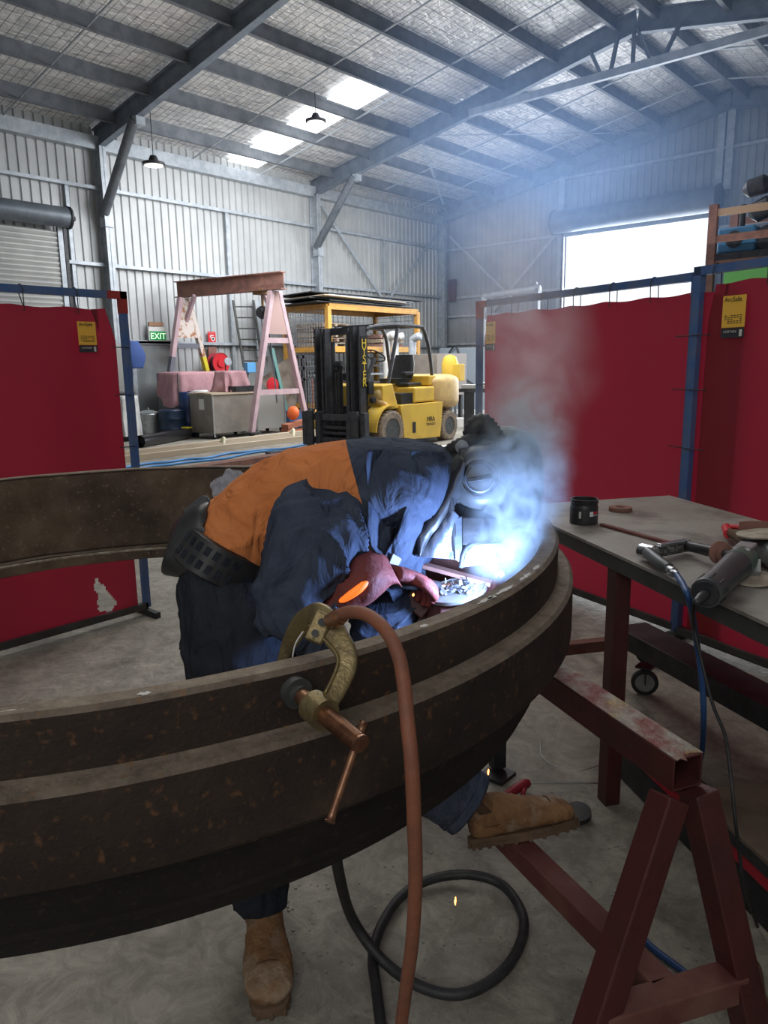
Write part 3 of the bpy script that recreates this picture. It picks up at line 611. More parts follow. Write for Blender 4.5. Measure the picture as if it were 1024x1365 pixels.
# ------------------------------------------------------------ work table
tz = .9; cA = PZ(679, 673.5, tz); u1 = (PZ(800, 728.6, tz)-cA).normalized(); v1 = (PZ(893, 660.3, tz)-cA); dep = v1.length; v1 = v1.normalized(); u1 = (u1 - v1*u1.dot(v1)).normalized(); LW = 2.1
t = thing('work_table', (cA+u1*LW/2+v1*dep/2) - V((0,0,tz)), 'steel topped welding table with dark red legs right of the ring', 'table')
def TT(u, v, z): return V((cA.x, cA.y, 0)) + u1*u + v1*v + V((0,0,z))
mb = MB(); mb.add([TT(0,0,tz), TT(LW,0,tz), TT(LW,dep,tz), TT(0,dep,tz), TT(0,0,tz-.012), TT(LW,0,tz-.012), TT(LW,dep,tz-.012), TT(0,dep,tz-.012)], [(0,1,2,3),(7,6,5,4),(0,4,5,1),(1,5,6,2),(2,6,7,3),(3,7,4,0)]); obj('table_top', mb, M_['tabletop'], t, bevel=.002)
mb = MB(); mb.bar(TT(0,.025,tz-.036), TT(LW,.025,tz-.036), .04, .048); mb.bar(TT(0,dep-.025,tz-.036), TT(LW,dep-.025,tz-.036), .04, .048); mb.bar(TT(.025,0,tz-.036), TT(.025,dep,tz-.036), .04, .048); mb.bar(TT(LW-.025,0,tz-.036), TT(LW-.025,dep,tz-.036), .04, .048); obj('apron', mb, M_['tside'], t)
lx = (PZ(824, 757, .84)-TT(0,0,.84)).dot(u1)
for (u, v, z0) in ((lx, .04, 0), (lx+.02, dep-.06, .3), (LW-.15, .04, 0), (LW-.15, dep-.06, .0)):
    mb = MB(); mb.bar(TT(u,v,tz-.06), TT(u,v,z0), .056, .056, u1); obj('leg', mb, M_['redp'], t, bevel=.003)
ra, rb = V((-1.287, 3.20, .26)), V((-.60, 2.79, .26)); rb = ra+(rb-ra)*1.9
mb = MB(); mb.bar(ra, rb, .165, .085); obj('lower_rail', mb, M_['black'], t, bevel=.003)
qa, qb = PZ(740, 860, .28), PZ(815, 852, .28); mb = MB(); mb.bar(qa-V((0,0,.02)), qb-V((0,0,.02)), .05, .05); obj('stub_rail', mb, M_['brownp'], t, bevel=.003)
def castor(p, par, r=.045, d=V((1,0,0))):
    c = V((p[0], p[1], r)); mb = MB(); M = Matrix.Translation(c) @ d.to_track_quat('Z', 'Y').to_matrix().to_4x4()
    mb.lathe([(r*.72, -.014), (r*.97, -.013), (r, -.008), (r, .008), (r*.97, .013), (r*.72, .014)], 28, M, cap=False); w = obj('castor_tyre', mb, M_['rubber'], par, smooth=True, angle=40)
    mb = MB(); mb.lathe([(r*.72, -.01), (r*.6, -.005), (r*.25, -.006), (r*.22, -.015), (.003, -.016), (.003, .016), (r*.22, .015), (r*.25, .006), (r*.6, .005), (r*.72, .01)], 24, M); obj('hub', mb, M_['galv'], w)
    mb = MB(); mb.bar(c+d*.022, c+d*.022+V((0,0,r*1.3)), .004, .03, d); mb.bar(c-d*.022, c-d*.022+V((0,0,r*1.3)), .004, .03, d); mb.box(c.x-.035, c.x+.035, c.y-.035, c.y+.035, r*2.2, r*2.35); obj('castor_fork', mb, M_['black'], par)
cq = PZ(866, 886, 0); castor(cq, t, r=.075, d=V((.45, -.89, 0)))
castor(V((ra.x+.1, ra.y-.05, 0)), t, r=.06, d=V((.45, -.89, 0)))
# things on the table
def on(px, py, z=tz): return PZ(px, py, z)
p = on(778, 697); t = thing('hand_cleaner_jar', p, 'open black plastic jar with a red and white label on the table corner', 'jar')
r0 = 19.5*p.length/985*1.0; r0 = .052
Mt = Matrix.Translation(p)
mb = MB(); mb.lathe([(.9*r0, 0), (r0, .004), (r0*1.0, .012), (r0, .062), (r0*.97, .068), (r0*.95, .07), (r0*.95, .078), (r0*1.0, .079), (r0, .083), (r0*.95, .084), (r0*.95, .09), (r0, .091), (r0, .094), (r0*.9, .094), (r0*.88, .02), (.001, .018)], 48, Mt, cap=False); obj('jar_body', mb, M_['plast'], t, smooth=True, angle=40)
def patch(a0, a1, z0, z1, m_, nm, k=1.004):
    mb = MB(); mb.grid(lambda i, j: p+V((math.cos(a0+(a1-a0)*i)*r0*k, math.sin(a0+(a1-a0)*i)*r0*k, z0+(z1-z0)*j)), 12, 2); obj(nm, mb, m_, t)
va = math.atan2(-p.y, -p.x)
patch(va-.35, va-.18, .026, .052, M_['offw'], 'small_label'); patch(va+.35, va+1.3, .030, .054, mat('jar_label_dark', (.03,.045,.07), .5), 'label'); 
patch(va+.42, va+.7, .034, .052, M_['white'], 'emblem', 1.008); patch(va+.72, va+1.25, .043, .051, M_['red'], 'red_lettering', 1.008); patch(va+.72, va+1.2, .036, .039, M_['white'], 'white_lettering', 1.008)
p = on(827, 681); mb = MB(); k_ = .045; mb.lathe([(k_*.38, 0), (k_, 0), (k_*1.02, .003), (k_*1.02, .014), (k_, .017), (k_*.42, .017), (k_*.38, .014), (k_*.38, 0)], 36, Matrix.Translation(p), cap=False)
tag(obj('steel_washer', mb, M_['rustbeam'], smooth=True, angle=35), 'thick round brown steel washer lying behind the jar on the table', 'washer')
mb = MB(); mb.bar(on(802, 699, tz+.006), on(945, 738, tz+.006), .02, .01); tag(obj('flat_bar', mb, M_['brownp'], bevel=.002), 'long flat steel bar lying diagonally across the table', 'bar')
# air tool
t = thing('air_tool', on(868, 740), 'silver and black right angle air grinder on the table edge with a blue hose', 'air tool')
c1 = on(853, 733, tz+.03); c2 = on(872, 737, tz+.03)
mb = MB(); mb.tube([c1, c1+(c2-c1)*.2, c2, c2+(c2-c1)*.15], [.02,.0235,.0235,.016], 24); obj('head', mb, M_['chrome'], t, smooth=True, angle=40)
mb = MB(); mb.tube([on(870,736,tz+.028), on(888,733,tz+.028), on(917,727,tz+.026)], [.014,.019,.019], 18, sm=4); obj('rear_grip', mb, mat('speckled_grip', (.05,.05,.05), .7, 0, (.3,.3,.3), 90, (.5,.65)), t, smooth=True, angle=50)
mb = MB(); mb.bar(on(878,727,tz+.05), on(915,721,tz+.048), .018, .012); obj('lever', mb, M_['chrome'], t, bevel=.003)
mb = MB(); mb.tube([on(864,737,tz+.032), on(880,750,tz+.032), on(892,758,tz+.03)], [.0185,.018,.016], 20, sm=4); obj('handle', mb, M_['dplast'], t, smooth=True, angle=50)
mb = MB(); mb.tube([on(890,757,tz+.03), on(896,762,tz+.028), on(903,766,tz+.026)], [.012,.012,.009], 16); mb.cyl(on(895,761,tz+.029), on(898,763,tz+.028), .0145); obj('coupling', mb, M_['chrome'], t, smooth=True, angle=35)
mb = MB(); mb.tube([on(902,766,tz+.026), on(911,780,tz+.022), on(920,803,tz-.01), PD(928,850,2.10), PD(936,910,2.13), PD(938,960,2.16), PZ(934,1012,.222), PZ(918,1030,.218)], .0085, 12, sm=6); tag(obj('air_hose', mb, M_['bhose'], smooth=True), 'blue air hose hanging over the table edge from the silver air tool', 'hose')
# grinder
t = thing('angle_grinder', on(965, 770), 'dark green angle grinder lying on the table with its black cord hanging down', 'grinder')
g0, g1 = on(941, 791, tz+.045), on(992, 745, tz+.05); gd = (g1-g0)
mb = MB(); mb.tube([g0, g0+gd*.04, g0+gd*.3, g0+gd*.75, g0+gd*.8], [.036,.0375,.036,.040,.041], 28, sm=3); obj('motor_body', mb, M_['dplast'], t, smooth=True, angle=50)
mb = MB(); mb.tube([g0+gd*.78, g0+gd*.95, g0+gd*1.12], [.0415,.041,.030], 28, sm=3); obj('gear_head', mb, M_['ggreen'], t, smooth=True, angle=50)
mb = MB()
for k in range(9):
    a = k*.7; q = g0+gd.normalized()*.012; e_ = gd.orthogonal().normalized(); f_ = gd.normalized().cross(e_)
    mb.bar(q+(e_*math.cos(a)+f_*math.sin(a))*.0372, q+gd*.12+(e_*math.cos(a)+f_*math.sin(a))*.0378, .003, .004, gd)
mb.tube([g0-gd*.01, g0+gd*.005], [.030,.034], 20); obj('vents', mb, M_['black'], t)
mb = MB(); mb.tube([g0-gd*.0, g0-gd*.13, g0-gd*.22], [.013,.011,.007], 14, sm=2); obj('cord_sleeve', mb, M_['plast'], t, smooth=True)
hd = on(962,737,tz+.05); he = on(918,728,tz+.035)
mb = MB(); mb.tube([on(985,745,tz+.055), hd, he], [.012,.014,.0165], 16, sm=4); obj('side_handle', mb, M_['plast'], t, smooth=True)
mb = MB(); dd = (hd-he).normalized(); mb.lathe([(.012, -.02), (.026, -.018), (.034, -.012), (.034, -.006), (.018, 0), (.02, .01), (.028, .014), (.012, .018)], 24, Matrix.Translation(hd) @ dd.to_track_quat('Z', 'Y').to_matrix().to_4x4()); obj('handle_flange', mb, M_['rustbeam'], t, smooth=True, angle=40)
mb = MB(); mb.lathe([(.02, .0), (.045, .004), (.06, .012), (.055, .016), (.02, .018)], 30, Matrix.Translation(on(1003, 776, tz)) @ Matrix.Rotation(R(8), 4, 'X')); obj('grinding_disc', mb, M_['disc'], t, smooth=True, angle=30)
mb = MB(); mb.bar(on(1003,765,tz+.025), on(1003,748,tz+.05), .04, .02); obj('disc_guard', mb, M_['galv'], t)
mb = MB(); mb.tube([g0-gd*.2, on(926,800,tz+.015), on(924,812,tz-.03), PD(925,835,1.99), PD(934,875,1.97), PD(950,938,1.92), PD(967,982,1.85), PD(975,1040,1.8), PD(981,1100,1.78), PD(986,1135,1.8), PD(992,1180,1.82), PZ(1010,1235,.01)], .0045, 10, sm=6); tag(obj('power_cord', mb, M_['rubber'], smooth=True), 'thin black cord hanging from the green grinder over the table edge', 'cord')
hp = g0+gd*1.0+V((0,0,.034)); mb = MB(); mb.bar(hp-gd*.12, hp+gd*.12, .045, .012); obj('metal_nameplate', mb, M_['galv'], t, bevel=.003)
# big red grinder
t = thing('red_grinder', on(1015, 735), 'large red and black grinder with a worn disc at the right table edge', 'grinder')
gc = on(1022, 712, tz+.085)
mb = MB(); mb.lathe([(.02, -.006), (.075, -.004), (.083, 0), (.083, .004), (.03, .004), (.025, .008), (.02, .008)], 40, Matrix.Translation(gc)@Matrix.Rotation(R(-6), 4, 'Y')); obj('abrasive_disc', mb, M_['disc'], t, smooth=True, angle=30)
mb = MB(); ga = math.atan2(v1.y, v1.x)
mb.grid(lambda i, j: gc + V((math.cos(ga-1.4+3.2*i)*.095, math.sin(ga-1.4+3.2*i)*.095, -.03+.05*j)), 30, 2); obj('guard', mb, M_['rustbeam'], t, solid=.003)
mb = MB(); mb.tube([on(969,708,tz+.035), on(985,716,tz+.04), on(1000,727,tz+.045)], [.013,.017,.018], 18, sm=3); obj('side_handle', mb, M_['elastic'], t, smooth=True)
mb = MB(); mb.tube([on(968,703,tz+.034), on(971,712,tz+.034)], [.015,.015], 16, sm=1); mb.tube([on(975,702,tz+.045), on(990,704,tz+.06), on(1000,710,tz+.065)], [.008,.01,.008], 10, sm=3); obj('red_end_cap', mb, M_['red'], t, smooth=True, angle=50)
mb = MB(); mb.tube([on(998,722,tz+.05), on(1020,732,tz+.045), on(1050,755,tz+.045), on(1090,790,tz+.045)], [.028,.038,.036,.034], 20, sm=3); mb.lathe([(.03, -.055), (.035, -.02), (.02, 0)], 20, Matrix.Translation(gc)); obj('motor_body', mb, M_['plast'], t, smooth=True, angle=50)
# grinding dust on the table
# low plate and beam at the right edge
t = thing('steel_beam', (-.2, 1.95, 0), 'low rusty steel plate on a red flanged beam at the lower right', 'beam')
dq = V((.795, -.607, 0)).normalized(); nq = V((.607, .795, 0)).normalized(); a = V((-1.02, 2.42, .20)); b = V((.35, 1.374, .20))
mb = MB(); a2 = a+dq*.46; mb.bar(a2+nq*.19, b+nq*.19, .36, .012); obj('plate', mb, mat('rusty_dusty_plate', (.13,.095,.07), .8, .2, (.19,.145,.11), 5, col3=(.07,.05,.04), scale3=3), t)
mb = MB(); mb.bar(a+nq*.02-V((0,0,.02)), b+nq*.02-V((0,0,.02)), .03, .03); obj('edge_angle', mb, M_['black'], t)
mb = MB(); mb.bar(a+nq*.02-V((0,0,.055)), b+nq*.02-V((0,0,.055)), .02, .04); obj('red_flange', mb, mat('bright_red_paint', (.38,.012,.03), .5), t)
mb = MB(); mb.bar(a+nq*.06-V((0,0,.105)), b+nq*.06-V((0,0,.105)), .08, .185); obj('web', mb, M_['black'], t)
# ------------------------------------------------------------ welding curtains
def curtain(p, q, h, lab, labcat, tears=False, zb=.30, ztop=None, labels=(), posts=(True, True), group=None, drop=.13, redc=-1, over=0.0):
    p, q = V((p[0], p[1], 0)), V((q[0], q[1], 0)); d = (q-p).normalized(); L_ = (q-p).length; n_ = V((-d.y, d.x, 0))
    if (CAM-p).dot(n_) < 0: n_ = -n_
    t = thing('curtain_frame', p, lab[0], 'frame', group)
    r = .021
    for k, c in enumerate((p, q)):
        if not posts[k]: continue
        mb = MB(); mb.bar(c+V((0,0,.05)), c+V((0,0,h)), .04, .04, d); obj('post', mb, M_['bluep'], t, bevel=.004)
        mb = MB(); s_ = 1 if k == 0 else -1
        mb.bar(c+V((0,0,h-.12)), c+V((0,0,h+.001)), .042, .042, d); mb.bar(c+V((0,0,h-.02))-d*s_*.02, c+d*s_*.1+V((0,0,h-.02)), .042, .042); obj('corner_bracket', mb, mat('red_corner', (.33,.035,.03), .5) if redc == k else M_['bluep'], t)
        mb = MB(); mb.bar(c-n_*.12+V((0,0,.018)), c+n_*.12+V((0,0,.018)), .035, .035); obj('foot_bar', mb, M_['black'], t)
    mb = MB(); mb.bar(p+V((0,0,h-.02)), q+V((0,0,h-.02)), .04, .04); obj('top_bar', mb, M_['bluep'], t)
    mb = MB(); mb.bar(p+V((0,0,.06)), q+V((0,0,.06)), .04, .04); obj('bottom_bar', mb, M_['tside'], t)
    zt_ = (ztop or h-drop)
    # sheet
    def sh(i, j):
        z = zb+(zt_-zb)*j; x = .06+(L_-.12+over)*i
        sag = .035*abs(math.sin(x/ .3*math.pi))**1.5*(-1) if j > .97 else 0
        x2 = x + (0 if j < .9 else (.03 if i < .05 else (-.05 if i > .95 else 0))*((j-.9)/.1))
        w_ = .02*noise.noise(V((x*2.2, j*1.3, p.x)))+.008*math.sin(x*9+p.x)*(j)
        return p + d*x2 + n_*(w_+.0) + V((0,0,z+.035+sag*.28))
    mb = MB(); NU, NV = (170, 120) if tears else (90, 50); mb.grid(sh, NU, NV)
    if tears:
        keep = []
        for f in mb.f:
            c = sum((mb.v[i] for i in f), V((0,0,0)))/4; x = (c-p).dot(d); z = c.z
            hx, hz = tears
            if ((x-hx-.03*math.sin(z*14))/(.035+.05*max(0, (hz-z))/.1))**2 + ((z-hz)/.11)**2 < 1+.35*noise.noise(V((x*30, z*30, 1))): continue
            keep.append(f)
        mb.f = keep
    cu = obj('welding_curtain', mb, M_['vinyl'], smooth=True); tag(cu, lab[1], 'curtain', labcat)
    # ties
    x = .1
    while x < L_-.05:
        mb = MB(); b0 = p+d*x; mb.tube([b0+n_*.025+V((0,0,zt_+.0)), b0+n_*.028+V((0,0,h-.02)), b0+V((0,0,h+.005)), b0-n_*.028+V((0,0,h-.02)), b0-n_*.01+d*.02+V((0,0,zt_))], .0028, 5, sm=3); obj('tie', mb, M_['rubber'], t); x += .29
    for k, c in enumerate((p, q)):
        if not posts[k]: continue
        for z in (.45, .75, 1.05, 1.35, 1.62):
            s_ = 1 if k == 0 else -1
            mb = MB(); mb.tube([c+d*s_*.1+n_*.02+V((0,0,z)), c+n_*.03+V((0,0,z)), c-d*s_*.026+V((0,0,z)), c-n_*.02+V((0,0,z))], .003, 5); obj('tie', mb, M_['rubber'], t)
    for (x, z, w_, hh, txt) in labels:
        b0 = p+d*x+n_*.03; tt = thing('warning_label', b0+V((0,0,z)), txt, 'label', 'yellow and black warning labels on the red curtains')
        xd = d if d.dot(RR) > 0 else -d
        def pl(nm, a0, a1, c0_, c1_, m_, off=0):
            mb = MB(); mb.add([b0+n_*off+xd*a0+V((0,0,z+c0_)), b0+n_*off+xd*a1+V((0,0,z+c0_)), b0+n_*off+xd*a1+V((0,0,z+c1_)), b0+n_*off+xd*a0+V((0,0,z+c1_))], [(0,1,2,3)]); return obj(nm, mb, m_, tt)
        pl('yellow_panel', -w_/2, w_/2, hh*.24, hh, M_['yell']); pl('black_panel', -w_/2, w_/2, 0, hh*.22, M_['lab'])
        mb = MB()
        for r_ in range(5):
            for c_ in range(6):
                if random.random() < .85:
                    a0 = -w_*.38+c_*w_*.13; zz = z+hh*(.52-r_*.045); mb.add([b0+n_*.002+xd*a0+V((0,0,zz)), b0+n_*.002+xd*(a0+w_*.1)+V((0,0,zz)), b0+n_*.002+xd*(a0+w_*.1)+V((0,0,zz+hh*.018)), b0+n_*.002+xd*a0+V((0,0,zz+hh*.018))], [(0,1,2,3)])
        obj('small_print', mb, M_['ink'], tt)
        text('title', 'ArcSafe', w_*.24, M_['ink'], b0+n_*.003-xd*w_*.05+V((0,0,z+hh*.86)), xd, (0,0,1), tt, .0004)
        text('brand_name', 'CURTAIN', w_*.13, M_['offw'], b0+n_*.003-xd*w_*.1+V((0,0,z+hh*.12)), xd, (0,0,1), tt, .0004)
        pl('barcode', w_*.3, w_*.42, hh*.03, hh*.19, M_['offw'], .002)
        mb = MB()
        for c_ in range(10):
            a0 = -w_/2+c_*w_/10; mb.add([b0+n_*.002+xd*a0+V((0,0,z+hh*.2)), b0+n_*.002+xd*(a0+w_*.05)+V((0,0,z+hh*.2)), b0+n_*.002+xd*(a0+w_*.1)+V((0,0,z+hh*.25)), b0+n_*.002+xd*(a0+w_*.05)+V((0,0,z+hh*.25))], [(0,1,2,3)])
        obj('hazard_stripe', mb, M_['ink'], tt)
CG = 'red vinyl welding curtains tied to blue frames'
lq = (-4.0, 2.33); curtain((-4.0, .5), lq, 1.93, ('blue tube frame with a red corner holding the left curtain', 'red welding curtain at the left with a torn hole near its lower corner'), CG, tears=(1.54, .19), zb=.02, redc=1, labels=((2.086-.5, 1.591, .105, .165, 'yellow and black label on the left red curtain'),))
cq0 = PZ(640, 402, 1.93); cq1 = PZ(931, 363, 1.93)
curtain((cq0.x, cq0.y), (cq1.x, cq1.y), 1.93, ('blue tube frame holding the wide curtain in front of the bright doorway', 'wide red welding curtain below the bright doorway behind the smoke'), CG, zb=.04, redc=0, over=.32,
  labels=((.165, 1.585, .11, .195, 'hazy yellow and black label at the left end of the wide red curtain'),))
c0_ = PZ(934, 356, 1.95); c1_ = PZ(1024, 343, 1.95); dd_ = (c1_-c0_).normalized()
cE = c0_+dd_*1.9
LX3 = ((PZ(986, 430, 1.7)-V((c0_.x, c0_.y, 1.7))).dot(dd_)); LX3 = .2
for _i in range(60):
    q_ = c0_+dd_*(.01*_i+.02); v_ = V((q_.x, q_.y, 1.7))-CAM
    if 512+F*v_.dot(RR)/v_.dot(FF) < 985: LX3 = .01*_i+.02
curtain((c0_.x, c0_.y), (cE.x, cE.y), 1.95, ('blue tube frame at the right edge of the picture', 'red welding curtain at the right edge behind the steel table'), CG, zb=.04, ztop=1.83, labels=((LX3, 1.6, .125, .195, 'large yellow and black label on the rightmost red curtain'),))
# ------------------------------------------------------------ background things along the left wall
def solo(name, mb, m, lab, cat, group=None, **k): return tag(obj(name, mb, m, **k), lab, cat, group)
# gantry crane
XA, XB = -12.55, -15.1
ya = PX(366, 380, XA); yb = PX(245, 392, XB); zg = 3.28
t = thing('gantry_crane', (XA, ya.y, 0), 'pink and grey A frame gantry crane with a rusty beam', 'gantry crane')
mb = MB(); a = V((XB-.25, yb.y, zg)); b = V((XA+.3, ya.y, zg)); 
for dz, w_, h_ in ((.17, .2, .02), (-.17, .2, .02), (0, .015, .34)): mb.bar(a+V((0,0,dz)), b+V((0,0,dz)), w_, h_)
obj('beam', mb, M_['rustbeam'], t)
def aframe(x, y, top, m_, m2, s_):
    for k in (-1, 1):
        mb = MB(); f = V((x, y+k*.82, .12)); a = V((x, y+k*.1, zg-.2)); mid = a+(f-a)*.45
        if top: 
            mb.bar(a, f, .1, .13, (1,0,0)); obj('leg', mb, m_, t, bevel=.01)
        else:
            mb.bar(a, mid, .1, .12, (1,0,0)); obj('leg', mb, m_ if k < 0 else M_['rustwhite'], t); mb = MB(); mb.bar(mid, f, .1, .12, (1,0,0)); obj('leg', mb, m2 if k < 0 else M_['hyel'], t)
        mb = MB(); mb.box(x-.16, x+.16, f.y-.14, f.y+.14, .1, .13); mb.cyl((x-.03, f.y, .055), (x+.03, f.y, .055), .055, n=14); obj('foot', mb, M_['tside'], t)
    for z in ((.95, 2.05) if top else (.9, 2.0)):
        w_ = .1+(.72)*(zg-.2-z)/(zg-.32); mb = MB(); mb.bar((x, y-w_, z), (x, y+w_, z), .09, .11); obj('cross_member', mb, m_ if top else m2, t)
    mb = MB(); w1 = .1+.72*.28; mb.add([(x+.05*s_, y-.1, zg-.2), (x+.05*s_, y+.1, zg-.2), (x+.05*s_, y+w1, zg-1.1), (x+.05*s_, y-w1, zg-1.1)], [(0,1,2,3)]); obj('gusset_plate', mb, M_['rustwhite'] if not top else mat('pinkish_gusset', (.36,.24,.22), .8), t, solid=.01)
    mb = MB(); mb.bar((x-.0, y, zg-.75), (x+(-.42 if top else .42), y, zg-.17), .09, .07, (0,1,0)); obj('corner_brace', mb, M_['pink'], t)
aframe(XA, ya.y, True, M_['pink'], M_['pink'], 1)
aframe(XB, yb.y, False, M_['pink'], mat('grey_lower_leg', (.12,.13,.16), .6), 1)
hx = PX(353, 388, XA-.35)
t = thing('chain_hoist', (XA-.4, ya.y, zg-1), 'small chain hoist hanging from the right end of the gantry beam', 'hoist')
mb = MB(); mb.lathe([(.02,.13),(.1,.12),(.14,.05),(.14,-.05),(.1,-.12),(.03,-.14)], 20, Matrix.Translation((XA-.42, ya.y, zg-.62))@Matrix.Rotation(R(90),4,'X')); obj('hoist_body', mb, M_['black'], t, smooth=True, angle=40)
mb = MB(); mb.tube([(XA-.42, ya.y, zg-.2), (XA-.42, ya.y, zg-.5)], .03, 8); mb.box(XA-.58, XA-.26, ya.y-.13, ya.y+.13, zg-.24, zg-.12); obj('trolley', mb, mat('rusty_trolley', (.28,.17,.07), .7), t)
mb = MB(); mb.tube([(XA-.35, ya.y+.05, zg-.65), (XA-.25, ya.y+.08, 1.6), (XA-.2, ya.y+.1, .7)], .016, 6); mb.tube([(XA-.48, ya.y, zg-.7), (XA-.44, ya.y, 1.9)], .014, 6); obj('load_chain', mb, M_['brace'], t)
# cabinets
def cabinet(x0, x1, y0, y1, z0, z1, m_, lab, legs=True, top=None):
    t = thing('steel_cabinet', ((x0+x1)/2, (y0+y1)/2, 0), lab, 'cabinet')
    mb = MB(); mb.box(x0, x1, y0, y1, z0, z1); obj('body', mb, m_, t, bevel=.008)
    if top: mb = MB(); mb.box(x0-.02, x1+.03, y0-.03, y1+.02, z1, z1+.035); obj('timber_top', mb, M_['wood'], t)
    
    for ya_ in (y0, y1-.035): mb = MB(); mb.box(x1, x1+.012, ya_, ya_+.035, .05, z1); obj('corner_post', mb, M_['galv'], t)
    for x in (x0+.08, x1-.08):
        for y in (y0+.08, y1-.08): mb = MB(); mb.cyl((x, y-.02, .045), (x, y+.02, .045), .045, n=12); mb.box(x-.02, x+.02, y-.02, y+.02, .08, z0); obj('castor', mb, M_['black'], t)
    return t
yA = PX(284, 560, -12.95).y; yB = PX(344, 560, -12.95).y; yC = PX(381, 560, -13.05).y
t = cabinet(-13.75, -12.95, yA, yB, .12, .93, M_['cab'], 'grey brown steel cabinet on castors with a timber top behind the gantry leg', top=True)
mb = MB(); mb.box(-13.4, -13.22, yA-.012, yA-.004, .62, .84); obj('paper_notice', mb, M_['white'], t)
cabinet(-13.7, -13.05, yB+.05, yC, .12, .95, mat('pale_grey_cabinet', (.36,.36,.34), .5, .2), 'pale grey steel cabinet between the two gantry legs')
mb = MB(); mb.box(-14.75, -14.7, PX(250, 520, -14.75).y+.62, yC+.3, 0, 1.42); solo('partition_panel', mb, M_['cab'], 'low beige steel panel standing behind the cabinets', 'panel')
# draped machine
def drape(name, cx, cy, hx_, hy, zt_, zlow, lab, seed, m_=None, amp=.05):
    mb = MB(); n = 80; vs = []; rows = 14
    for j in range(rows+1):
        for k in range(n):
            a = 2*math.pi*k/n; ca, sa = math.cos(a), math.sin(a)
            e = .5; ux = math.copysign(abs(ca)**e, ca); uy = math.copysign(abs(sa)**e, sa)
            drop = zlow(a) if callable(zlow) else zlow
            if j < 4: f = (j+.3)/4.3; x, y, z = ux*hx_*f, uy*hy*f, zt_+.01*noise.noise(V((ux*f*3, uy*f*3, seed)))
            else:
                g = (j-4)/(rows-4); w = 1+amp*g*math.sin(a*9+seed+2*noise.noise(V((a*2, g*2, seed))))+amp*.6*g
                x, y, z = ux*hx_*w, uy*hy*w, zt_ - (zt_-drop)*g - .01
            vs.append(V((cx+x, cy+y, z)))
    mb.add(vs, [(j*n+k, j*n+(k+1) % n, (j+1)*n+(k+1) % n, (j+1)*n+k) for j in range(rows) for k in range(n)]+[tuple(range(n))])
    return solo(name, mb, m_ or M_['pinkcl'], lab, 'cloth', smooth=True)
pm = PX(250, 520, -14.75)
t = thing('draped_machine', (pm.x, pm.y, 0), 'dark machine cabinet hidden under a pink cloth beside the grey door', 'machine')
mb = MB(); mb.box(pm.x-.45, pm.x+.4, pm.y-.5, pm.y+.45, .12, 1.38); obj('body', mb, M_['cabe'], t)
mb = MB(); mb.box(pm.x-.4, pm.x+.35, pm.y-.45, pm.y+.4, 0, .12); obj('plinth', mb, M_['black'], t)
drape('pink_cloth', pm.x, pm.y, .5, .55, 1.41, lambda a: .80+.16*math.sin(a*2.0+.6)+.06*math.sin(a*5), 'pink cloth draped over the machine beside the exit door', 1.3, amp=.07)
for k, (px, py, x) in enumerate(((253, 570, -14.02), (231, 572, -14.10))):
    p = PX(px, py, x); t = thing('plastic_drum', (x, p.y, 0), ('royal blue plastic drum between the pink cloth and the grey cabinet', 'dark blue plastic drum below the hanging corner of the pink cloth')[k], 'drum')
    hh = (.98, .62)[k]; r_ = (.2, .29)[k]; mb = MB(); mb.lathe([(r_*.92, 0), (r_, .03), (r_, hh*.3), (r_*1.03, hh*.33), (r_, hh*.36), (r_, hh*.66), (r_*1.03, hh*.69), (r_, hh*.72), (r_, hh-.03), (r_*.9, hh)], 28, Matrix.Translation((x, p.y, 0))); obj('shell', mb, M_['blued'] if k == 0 else mat('dark_blue_drum', (.008,.025,.06), .4), t, smooth=True, angle=40)
    mb = MB(); mb.cyl((x+.05, p.y, hh), (x+.05, p.y, hh+.02), .03); obj('bung', mb, M_['black'], t)
pq = PX(310, 512, -13.4); drape('pink_cloth', -13.45, pq.y, .26, .3, 1.42, .985, 'smaller pink cloth over a hump on the grey brown cabinet', 4.1, amp=.22)
bpy.data.objects['pink_cloth.001'].scale = (1, 1, 1)
q = PX(323, 520, -13.1); t = thing('black_tray', (-13.15, q.y, .965), 'black metal tray on the grey brown cabinet', 'tray')
mb = MB(); mb.box(-13.3, -13.0, q.y-.27, q.y+.27, .968, .98); 
for bx in ((-13.3,-13.29,-.27,.27), (-13.01,-13.0,-.27,.27), (-13.3,-13.0,-.27,-.26), (-13.3,-13.0,.26,.27)): mb.box(bx[0], bx[1], q.y+bx[2], q.y+bx[3], .968, 1.09)
obj('tray', mb, M_['black'], t)
q = PX(270, 530, -13.2); mb = MB(); mb.loft([(V((-13.35, q.y+.05, .99)), V((.16,0,0)), V((0,.2,0))), (V((-13.33, q.y+.05, 1.03)), V((.12,0,0)), V((0,.15,0)))], 16, 3); solo('rag_pile', mb, M_['offw'], 'crumpled pale rag at the left end of the grey brown cabinet', 'rag', smooth=True)
q = PX(334, 492, -14.6); t = thing('junction_box', (-14.72, q.y, 1.3), 'light blue electrical box on top of the beige panel', 'box'); mb = MB(); mb.box(-14.7, -14.55, q.y-.13, q.y+.13, 1.36, 1.60); obj('box_body', mb, M_['bluebox'], t, bevel=.01); mb = MB(); mb.tube([(-14.6, q.y-.05, 1.37), (-14.55, q.y-.15, 1.2), (-14.5, q.y-.2, 1.0)], .01, 6, sm=3); obj('cord', mb, M_['black'], t)
